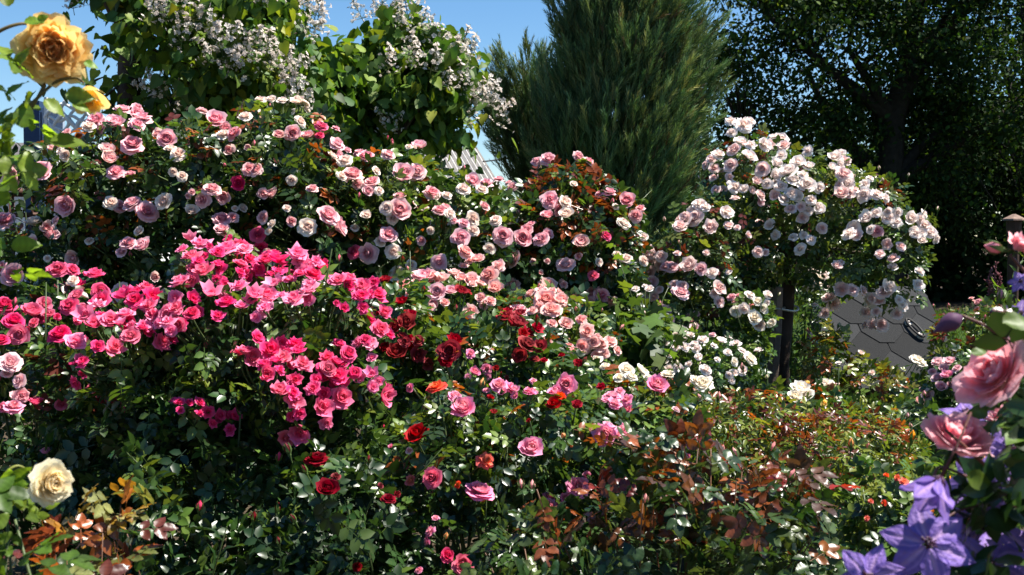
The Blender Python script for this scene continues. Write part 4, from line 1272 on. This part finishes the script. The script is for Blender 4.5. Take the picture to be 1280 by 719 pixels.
bush('shrub_rose', 'rose with velvety blood red blooms amid green leaves at the centre', [
    (510, 425, 42, 50, 3.55, .22), (570, 450, 50, 55, 3.5, .25), (640, 445, 55, 45, 3.55, .25), (690, 475, 50, 40, 3.5, .2), (590, 540, 130, 100, 3.5, .4), (505, 380, 22, 34, 3.6, .1)],
    REDS, 1900, .036, mix=((G_DARK, 3), (G_MID, 4), (G_YOUNG, 2)), tip=(((.12, .18, .03), 3), (RUST, 1)), tipfrac=.2, buds=14, budk='r', canes=10)

# ------------------------------------------------------------------ the front: mixed pinks and corals
KO = '''k
708 492 26;697 500 20;695 515 18 r;720 515 13 r;768 507 24;771 515 20;783 510 16;748 548 29;780 545 23;823 492 26;658 563 30;721 596 28;692 638 20;841 517 10 l;843 560 12;856 548 12;854 561 8;643 497 12;658 500 17;746 493 12 r;519 493 12;499 559 7;549 495 24 o;569 507 20;576 520 32;529 548 27 r;599 576 24 o;523 596 14 o;546 593 26 m;592 605 36;571 600 10 o;621 523 9 r;607 505 9 r;626 493 21;521 565 9 s;543 671 15;549 655 10;581 709 26 m;531 714 10;657 533 6 r;710 630 12;702 505 14 o;775 500 13;752 538 16;790 552 14;630 500 12;692 640 14;735 605 12;663 486 10;612 497 10'''
bush('shrub_rose', 'front shrub rose with lilac pink and coral blooms above glossy leaves', [
    (570, 560, 72, 75, 2.9, .28), (640, 560, 70, 75, 2.95, .28), (710, 545, 70, 60, 3.0, .28), (780, 555, 55, 55, 3.0, .22), (825, 520, 40, 36, 3.05, .16), (600, 690, 130, 110, 2.9, .4), (740, 660, 110, 90, 3.0, .35)],
    KO, 3300, .030, mix=((G_DARK, 2), (G_MID, 5), (G_YOUNG, 1), (G_BLUE, 2)), tip=(((.12, .18, .03), 4), (RUST, 1)), tipfrac=.15, buds=12, budk='o', canes=14)
bush('shrub_rose', 'low dark rose with deep crimson blooms in the shade', [
    (430, 640, 72, 70, 2.65, .25), (430, 740, 110, 80, 2.6, .3), (380, 700, 60, 60, 2.6, .2)], '''d
401 586 34;411 621 30;475 628 20;468 614 9;441 699 13;420 606 14;486 622 10''', 900, .034, mix=((G_DARK, 6), (G_MID, 1)), tip=(((.10, .16, .03), 3),), tipfrac=.07, buds=9, budk='d', canes=8)
shrub('phlox_plant', 'dark leafy perennial with long narrow leaves in the bottom shade', [(270, 745, 95, 70, 2.7, .2), (340, 735, 50, 60, 2.7, .2)], 480, .075, ((G_DARK, 3), (G_MID, 2)), ((G_YOUNG, 1), (G_MID, 1)), T_LANCE, cat='plant', m=M_leaf, canes=14)
bush('shrub_rose', 'cream rose low between the white pompom rose and the bronze leaves', [
    (830, 510, 62, 38, 3.7, .2), (780, 500, 40, 36, 3.75, .2), (840, 580, 80, 60, 3.7, .3)], '''n
750 459 17;760 466 14;783 472 20;800 473 20;835 477 18;873 488 26;788 479 16;866 484 16;880 492 16;776 480 14;813 480 12''', 900, .032, mix=((G_DARK, 2), (G_MID, 4), (G_YOUNG, 2)), tip=(((.14, .19, .03), 3), (RUST, 1)), tipfrac=.2, buds=7, budk='n')
bush('shrub_rose', 'shaded bush with a few white roses in front of the stake', [
    (990, 515, 50, 34, 4.1, .2), (1035, 520, 40, 34, 4.2, .2), (1010, 590, 80, 60, 4.1, .3)], '''n
1000 494 24;994 502 18;1006 500 16;1030 489 22;1025 509 9 Y;1007 487 9 Y;1047 461 8 w''', 800, .032, mix=((G_DARK, 4), (G_MID, 3)), tip=(((.12, .18, .03), 3), (RUST, 1)), tipfrac=.15, buds=5, budk='n')
bush('shrub_rose', 'yellow green rose bush with one white bloom before the shingled hatch', [
    (1085, 490, 46, 42, 5.4, .22), (1112, 508, 26, 28, 5.4, .16), (1040, 450, 28, 44, 5.5, .18), (1025, 480, 30, 60, 5.6, .2), (1090, 530, 80, 60, 5.3, .3)], '''n
1145 457 18 n;1138 452 12 n;1150 462 11 n;1022 386 8 c;1070 442 8 c;1090 470 8 c''', 1500, .034, mix=((G_MID, 3), (G_OLIVE, 3), (G_YOUNG, 2)), tip=(((.18, .2, .03), 4), (RUST, 1)), tipfrac=.35, buds=8, budk='n', thick=.25, lump=.16)
bush('shrub_rose', 'fine leaved rose bush of reddish green new growth without flowers', [
    (930, 530, 62, 42, 3.35, .22), (1010, 560, 80, 50, 3.4, .28), (1080, 560, 62, 48, 3.5, .25), (1110, 600, 50, 60, 3.5, .2), (1020, 650, 150, 90, 3.4, .35), (900, 600, 80, 80, 3.3, .3)], '',
    3600, .026, T_FINE, ((G_OLIVE, 4), ((.13, .20, .03), 4), (G_MID, 2)), ((BRONZE, 2), (RUST, 2), ((.17, .21, .03), 4)), tipfrac=.36, buds=14, budk='s', canes=18, thick=.2)
bush('shrub_rose', 'green bush on the lawn edge with one tiny pink rose', [
    (1215, 425, 52, 40, 6.2, .3), (1260, 430, 50, 50, 6.0, .3), (1220, 480, 80, 50, 6.1, .3)], '1222 383 9 p;1214 378 7 s', 1300, .036, mix=((G_MID, 3), (G_OLIVE, 3), (G_YOUNG, 3)), tip=(((.15, .19, .03), 3), (BRONZE, 1)), tipfrac=.3, buds=4, budk='p', thick=.22)
bush('shrub_rose', 'small pink rose bush just right of the shingled hatch', [
    (1198, 508, 40, 38, 4.5, .2), (1150, 550, 60, 50, 4.4, .25), (1215, 500, 50, 60, 4.5, .25)], '''l
1178 458 15;1192 457 15;1178 475 15;1190 472 15 k;1185 465 12;1166 497 16 s;1183 485 14 p;1148 507 9 s;1172 468 11;1200 465 12;1160 490 10 s''', 1200, .032, mix=((G_DARK, 3), (G_MID, 4), (G_YOUNG, 1)), buds=6, budk='l')
bush('patio_rose', 'low green rose with small orange buds behind the purple clematis', [
    (1120, 640, 62, 52, 2.7, .22), (1180, 640, 50, 60, 2.75, .22), (1110, 720, 110, 70, 2.7, .3)], '''o
1131 613 14;1123 607 9;1111 604 7;1111 635 8;1096 632 7;1093 649 8;1076 616 7;1186 628 14;1204 640 18 s;1195 647 12 s;1178 635 9''', 1300, .028, mix=((G_DARK, 2), (G_MID, 4), (G_YOUNG, 3)), tip=(((.15, .2, .03), 3),), tipfrac=.25, buds=8, budk='o')
bush('flower_spike_plant', 'thin plant with dull pink flower spikes near the brown garden post', [(1248, 385, 22, 26, 7.6, .12)], '', 160, .09, T_LANCE, ((G_MID, 2), (G_YOUNG, 1)), cat='plant', m=M_soft, canes=4)
sp = bpy.data.objects['flower_spike_plant']
for px, py0, py1 in ((1242, 375, 340), (1247, 378, 332), (1252, 378, 345), (1238, 372, 350)):
    a, b = P(px, py0, 7.6), P(px - 3, py1, 7.6)
    mb = MB(); u = np.linspace(0, 1, 12)
    for t in u:
        q = a * (1 - t) + b * t
        for k in range(4):
            mb.tube([q, q + rng.normal(0, .009, 3) + [0, 0, .016]], [.006, .003], 4, np.array((.26, .10, .11)) * rng.uniform(.7, 1.3))
    mb.build('flower_spike', M_petal, sp)

# ------------------------------------------------------------------ bronze leaved roses at the front
bush('bronze_rose', 'front rose with large bronze, rust and dark green leaves and no blooms', [
    (700, 675, 66, 54, 2.35, .22), (800, 610, 66, 56, 2.35, .22), (860, 575, 56, 40, 2.4, .18), (900, 620, 66, 56, 2.35, .22), (980, 620, 58, 46, 2.4, .2), (660, 700, 70, 60, 2.3, .2), (800, 700, 120, 66, 2.3, .25), (950, 700, 100, 66, 2.3, .25)], '',
    1080, .034, T_HI, ((G_DARK, 3), ((.055, .095, .03), 4), (G_OLIVE, 3)), (((.2, .06, .014), 3), ((.15, .04, .015), 3), ((.08, .045, .03), 3), (RED, 1), (G_OLIVE, 2)), tipfrac=.36, canes=22, cane_col=(.13, .06, .03), buds=6, budk='s', thick=.34, lump=.16, cane_r=.004)
bush('bronze_rose', 'bronze and copper leaved young rose in the lower left corner', [
    (130, 675, 56, 58, 1.9, .14), (90, 720, 70, 60, 1.85, .14), (165, 655, 28, 38, 1.9, .08)], '', 150, .031, T_HI, ((BRONZE, 2), ((.12, .12, .03), 3), (RUST, 2), (G_MID, 2)), ((RUST, 3), ((.3, .16, .02), 3), (BRONZE, 1), ((.22, .21, .07), 4)), tipfrac=.6, canes=9, cane_col=(.14, .06, .03), buds=1, budk='s', thick=.34, cane_r=.0025, shoots=False)


def big_bloom(root, key, px, py, Y, dpx, face, name='bloom', zs=1.0):
    W = np.array(root['_w'])
    D = dpx * Y / F
    o = bpy.data.objects.new(name, bloom_data(key))
    COL.objects.link(o); o.parent = root
    o.location = P(px, py, Y) - W
    o.rotation_mode = 'QUATERNION'
    o.rotation_quaternion = Vector(face).to_track_quat('Z', 'Y') @ Quaternion((0, 0, 1), random.uniform(0, 6.28))
    o.scale = (D, D, D * zs)
    return o


def arch(root, rows, r, col, name='arching_stem'):
    for pts in rows:
        mb = MB()
        pts = np.array([P(*p) for p in pts])
        n = len(pts); u = np.linspace(0, n - 1, n * 4)
        q = np.stack([np.interp(u, np.arange(n), pts[:, k]) for k in range(3)], 1)
        for _ in range(3):
            q[1:-1] = (q[:-2] + 2 * q[1:-1] + q[2:]) / 4
        mb.tube(q, np.linspace(r, r * .6, len(q)), 6, col)
        mb.build(name, M_stem, root)


# yellow climber, upper left
Y = 1.5
yr, lb = bush('yellow_climbing_rose', 'apricot yellow rose with two blooms on an arching stem at the upper left', [
    (2, 95, 36, 42, 1.5, .06), (30, 172, 46, 36, 1.5, .06), (-12, 215, 46, 62, 1.48, .07), (0, 330, 26, 50, 1.48, .05), (-60, 500, 40, 170, 1.5, .08)], '', 74, .030, T_HI,
    (((.13, .24, .025), 3), ((.08, .16, .02), 2)), (((.17, .27, .03), 2),), tipfrac=.4, shoots=False, canes=0, base=(P(-110, 300, 1.5)[0], 1.56), m=M_fresh, cane_r=.006, thick=.35, lump=.1, back=.9)
big_bloom(yr, 'y', 66, 62, Y, 70, (.32, -.85, -.12), zs=1.15)
big_bloom(yr, 'Y', 112, 122, Y, 40, (.22, -.35, -.8), zs=1.25)
arch(yr, [[(-60, 80, 1.5), (-20, 50, 1.5), (10, 33, 1.5), (34, 28, 1.51), (52, 40, 1.53), (60, 58, 1.54)], [(-50, 240, 1.5), (0, 160, 1.5), (40, 130, 1.5), (70, 100, 1.5), (97, 96, 1.5), (105, 104, 1.5)], [(30, 150, 1.5), (55, 110, 1.5), (62, 80, 1.53)]], .0028, (.12, .09, .03))
lf = MB()
for px, py, sz, a in ((12, 8, 26, 2.0), (30, 27, 26, .1), (47, 25, 14, .4), (55, 125, 30, -.6), (82, 118, 34, -.1), (90, 128, 24, -.4), (28, 160, 36, 1.5), (62, 177, 46, .05), (105, 78, 18, -.3), (20, 86, 36, 1.2), (14, 70, 34, 2.6), (14, 307, 36, .1), (2, 258, 30, 1.6), (40, 115, 24, -2.2), (8, 120, 32, .8)):
    lf.inst(T_HI1, P(px, py, 1.47)[None], np.array([[math.cos(a), .15, math.sin(a)]]), nrm(rng.normal(0, .35, (1, 3)) + [[.1, -.75, .5]]), np.array([sz * 1.47 / F]), leaf_cols(1, (((.16, .27, .025), 1),)))
lf.build('front_leaves', M_fresh, yr)

# cream rose, lower left
Y = 1.45
cr, lb = bush('cream_rose', 'cream rose bloom among fresh green leaves in the lower left corner', [
    (5, 650, 40, 46, 1.4, .06), (22, 705, 50, 40, 1.38, .06), (-40, 660, 50, 90, 1.4, .08)], '', 44, .031, T_HI, (((.11, .2, .025), 3), ((.08, .16, .02), 2)), (((.17, .27, .03), 2),), shoots=False, tipfrac=.3, canes=5,
    base=(P(-20, 700, 1.4)[0], 1.42), m=M_fresh, cane_r=.005, thick=.3, back=.9)
big_bloom(cr, 'N', 64, 604, 1.34, 50, (.75, -.5, .1), zs=1.2)
arch(cr, [[(-10, 700, 1.42), (-8, 640, 1.42), (4, 592, 1.42), (22, 580, 1.43), (40, 592, 1.44), (54, 603, 1.45)]], .0024, (.16, .17, .03))

# ------------------------------------------------------------------ pink rose and clematis, right front
Y = 1.25
pr, lb = bush('pink_rose', 'soft pink rose with large open blooms at the right front', [
    (1275, 540, 42, 60, 1.3, .06), (1290, 440, 40, 70, 1.3, .06), (1280, 650, 60, 60, 1.3, .07), (1330, 600, 60, 170, 1.32, .08)], '', 64, .028, T_HI, ((G_DARK, 3), (G_MID, 3)), (((.09, .16, .02), 2), (BRONZE, 1)), tipfrac=.2, canes=0,
    base=(P(1340, 600, 1.3)[0], 1.3), cane_r=.005, cane_col=(.10, .04, .03), thick=.3, back=.9, shoots=False)
big_bloom(pr, 'F', 1242, 468, 1.22, 90, (-.72, -.25, .55), zs=1.0)
big_bloom(pr, 'F', 1198, 546, 1.28, 76, (.12, -.42, .9), zs=1.35)
big_bloom(pr, 'F', 1268, 524, 1.32, 72, (-.1, .1, 1), zs=1.2)
o = big_bloom(pr, 'F', 1276, 306, 1.3, 30, (.75, -.1, .6), 'half_open_bloom', zs=1.6)
arch(pr, [[(1330, 560, 1.3), (1290, 520, 1.3), (1262, 500, 1.3), (1225, 492, 1.26), (1240, 478, 1.23)], [(1320, 640, 1.3), (1270, 610, 1.3), (1218, 600, 1.29), (1196, 575, 1.28)], [(1330, 420, 1.3), (1290, 350, 1.3), (1262, 318, 1.3)], [(1250, 600, 1.28), (1208, 560, 1.25), (1182, 538, 1.24)]], .0026, (.13, .05, .035))
for px, py, f, z in ((1252, 312, (-.9, -.1, .2), .022), (1249, 374, (.2, 0, 1), .012)):
    o = bpy.data.objects.new('bud', bud_data('F')); COL.objects.link(o); o.parent = pr
    o.location = P(px, py, 1.3) - np.array(pr['_w']); o.rotation_mode = 'QUATERNION'
    o.rotation_quaternion = Vector(f).to_track_quat('Z', 'Y'); o.scale = (z, z, z)


def clematis_mesh(seed, cup=0.0, n=6):
    r = np.random.default_rng(seed)
    mb = MB()
    ns, nv = 14, 15
    s, v = np.linspace(0, 1, ns), np.linspace(-1, 1, nv)
    for i in range(n):
        a = i * 2 * math.pi / n + r.uniform(-.1, .1)
        wd_ = .265 * np.sin(np.pi * np.clip(s, 0, 1) ** .85) ** 1.05 + .012
        wd_[-1] = .006
        x = np.cumsum(np.cos(cup * np.pi / 2 * (1 - .45 * s))) / ns * .95
        z = np.cumsum(np.sin(cup * np.pi / 2 * (1 - .45 * s))) / ns * .95
        z = z - .14 * s ** 2 * (1 - cup) + r.uniform(-.05, .05) * s
        z = z + r.uniform(-.36, .26) * s ** 1.5 * (1 - cup)
        lat = v[None] * wd_[:, None]
        zz = z[:, None] + .05 * np.abs(v[None]) ** 1.5 * np.sin(s * 6 + i)[:, None] - .035 * np.exp(-(v[None] / .16) ** 2) * np.sin(np.pi * s)[:, None] + .016 * np.sin(v[None] * 7 + s[:, None] * 11 + i) * s[:, None]
        X = x[:, None] + .03 * 0 * lat
        X = np.repeat(X, nv, 1) if X.shape[1] == 1 else X
        zz = zz + r.uniform(-.5, .5) * lat * s[:, None]
        V = np.stack([X * math.cos(a) - lat * math.sin(a), X * math.sin(a) + lat * math.cos(a), zz + .004 * (i % 2)], -1)
        rib = (.8 * np.exp(-(v[None] / .2) ** 2) + .35 * np.exp(-((np.abs(v[None]) - .55) / .1) ** 2)) * (1 - .6 * s[:, None])
        base = np.array((.24, .15, .50)) * r.uniform(.85, 1.15)
        c = base * (1 - rib[..., None]) + np.array((.66, .42, .66)) * rib[..., None]
        c = c * (1 + .12 * np.sin(v[None] * 14)[..., None])
        mb.grid(V * .52, c)
    for k in range(26):
        d = nrm(np.array([r.normal(0, .5), r.normal(0, .5), 1.1]))
        mb.tube([(0, 0, .0), d * .07, d * .12 + r.normal(0, .01, 3)], [.006, .008, .012], 4, (.10, .03, .07) if k % 3 else (.35, .25, .3))
    mb.tube([(0, 0, -.75), (.02, 0, -.35), (0, 0, .01)], [.014, .014, .02], 6, (.13, .05, .04))
    return mb.data('bloom_clematis', M_cl)


M_cl = mat('clematis_petal', .55, .25, trans=.4, noise=.16, nscale=9, bump=.35, bscale=22)
CL = [clematis_mesh(1), clematis_mesh(5, .12), clematis_mesh(9, .72, 5)]
cl, lb = bush('clematis', 'purple clematis with pointed petals twining through the pink rose at right', [
    (1250, 690, 60, 60, 1.18, .06), (1285, 640, 50, 70, 1.18, .06), (1230, 610, 42, 42, 1.33, .05), (1300, 480, 40, 110, 1.22, .05)], '', 95, .036, T_ROSE3, ((G_DARK, 3), (G_MID, 2)), (((.08, .15, .02), 2),), tipfrac=.15, canes=0,
    base=(P(1300, 700, 1.2)[0], 1.2), cat='clematis', cane_r=.003, cane_col=(.10, .04, .03), thick=.3, back=.9, shoots=False)
for px, py, Y, d, f, v in ((1160, 680, 1.15, 122, (-.25, -.85, .42), 0), (1177, 594, 1.09, 124, (-.5, -.3, -.8), 2), (1086, 722, 1.14, 96, (-.45, -.75, .3), 1), (1232, 606, 1.36, 110, (-.3, -.8, .3), 0),
                           (1262, 560, 1.4, 90, (-.2, -.9, .2), 1), (1222, 664, 1.3, 100, (.1, -.8, .6), 0), (1238, 706, 1.22, 110, (.1, -.85, .5), 1), (1276, 604, 1.34, 90, (-.3, -.8, .4), 1), (1271, 442, 1.28, 60, (-.2, -.4, .8), 1),
                           (1276, 352, 1.3, 34, (-.5, -.6, .3), 1), (1276, 392, 1.36, 44, (-.3, -.8, .4), 0), (1208, 518, 1.42, 70, (-.2, -.5, .8), 1), (1196, 640, 1.36, 70, (-.2, -.8, .5), 1), (1290, 690, 1.25, 110, (-.3, -.8, .5), 0)):
    o = bpy.data.objects.new('bloom', CL[v]); COL.objects.link(o); o.parent = cl
    o.location = P(px, py, Y) - np.array(cl['_w']); o.rotation_mode = 'QUATERNION'
    o.rotation_quaternion = Vector(f).to_track_quat('Z', 'Y') @ Quaternion((0, 0, 1), random.uniform(0, 1))
    D = d * Y / F; o.scale = (D, D, D)
mb = MB()
tip_, bs = P(1166, 416, 1.2), P(1202, 395, 1.2)
u = np.linspace(0, 1, 10)
mb.tube(bs[None] * (1 - u[:, None]) + tip_[None] * u[:, None], np.array([.002, .0062, .0088, .0098, .0094, .0082, .0064, .0042, .0022, .0006]), 8, (.13, .055, .12)); mb.build('bud', M_petal, cl)
arch(cl, [[(1203, 395, 1.2), (1228, 405, 1.2), (1250, 420, 1.21), (1290, 440, 1.22)], [(1166, 600, 1.2), (1172, 580, 1.2), (1200, 592, 1.2), (1240, 610, 1.2), (1300, 640, 1.2)], [(1158, 676, 1.17), (1190, 640, 1.2), (1230, 630, 1.2)]], .0018, (.12, .05, .045))
lf = MB()
for px, py, sz, a in ((1254, 404, 46, .1), (1215, 443, 22, .3), (1208, 598, 38, -.15), (1262, 552, 60, .05), (1250, 640, 60, -.3), (1232, 655, 50, .2), (1268, 600, 44, .9), (1240, 580, 36, -.8)):
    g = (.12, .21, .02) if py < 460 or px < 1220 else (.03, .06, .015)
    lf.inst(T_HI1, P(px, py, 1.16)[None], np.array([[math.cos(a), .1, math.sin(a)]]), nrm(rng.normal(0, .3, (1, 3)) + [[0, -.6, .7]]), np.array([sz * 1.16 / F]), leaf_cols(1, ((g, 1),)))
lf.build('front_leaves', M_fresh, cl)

# ------------------------------------------------------------------ low growth on the beds between the bushes
ug = MB()
N = 9000
gx, gy = rng.uniform(-3.2, 4.6, N), rng.uniform(2.0, 7.6, N)
ug.inst(T_ROSE3, np.stack([gx, gy, ground_z(gx, gy) + rng.uniform(.02, .28, N)], 1), nrm(np.stack([rng.normal(size=N), rng.normal(size=N), rng.uniform(-.2, .5, N)], 1)), nrm(rng.normal(0, .4, (N, 3)) + [0, 0, 1]), rng.uniform(.03, .06, N), leaf_cols(N, ((G_DARK, 3), (G_MID, 2))))
tag(ug.build('undergrowth', M_leaf), 'low green leaves covering the bed under the roses', 'ground cover', kind='stuff')
for o in list(bpy.data.objects):
    if '_w' in o:
        del o['_w']
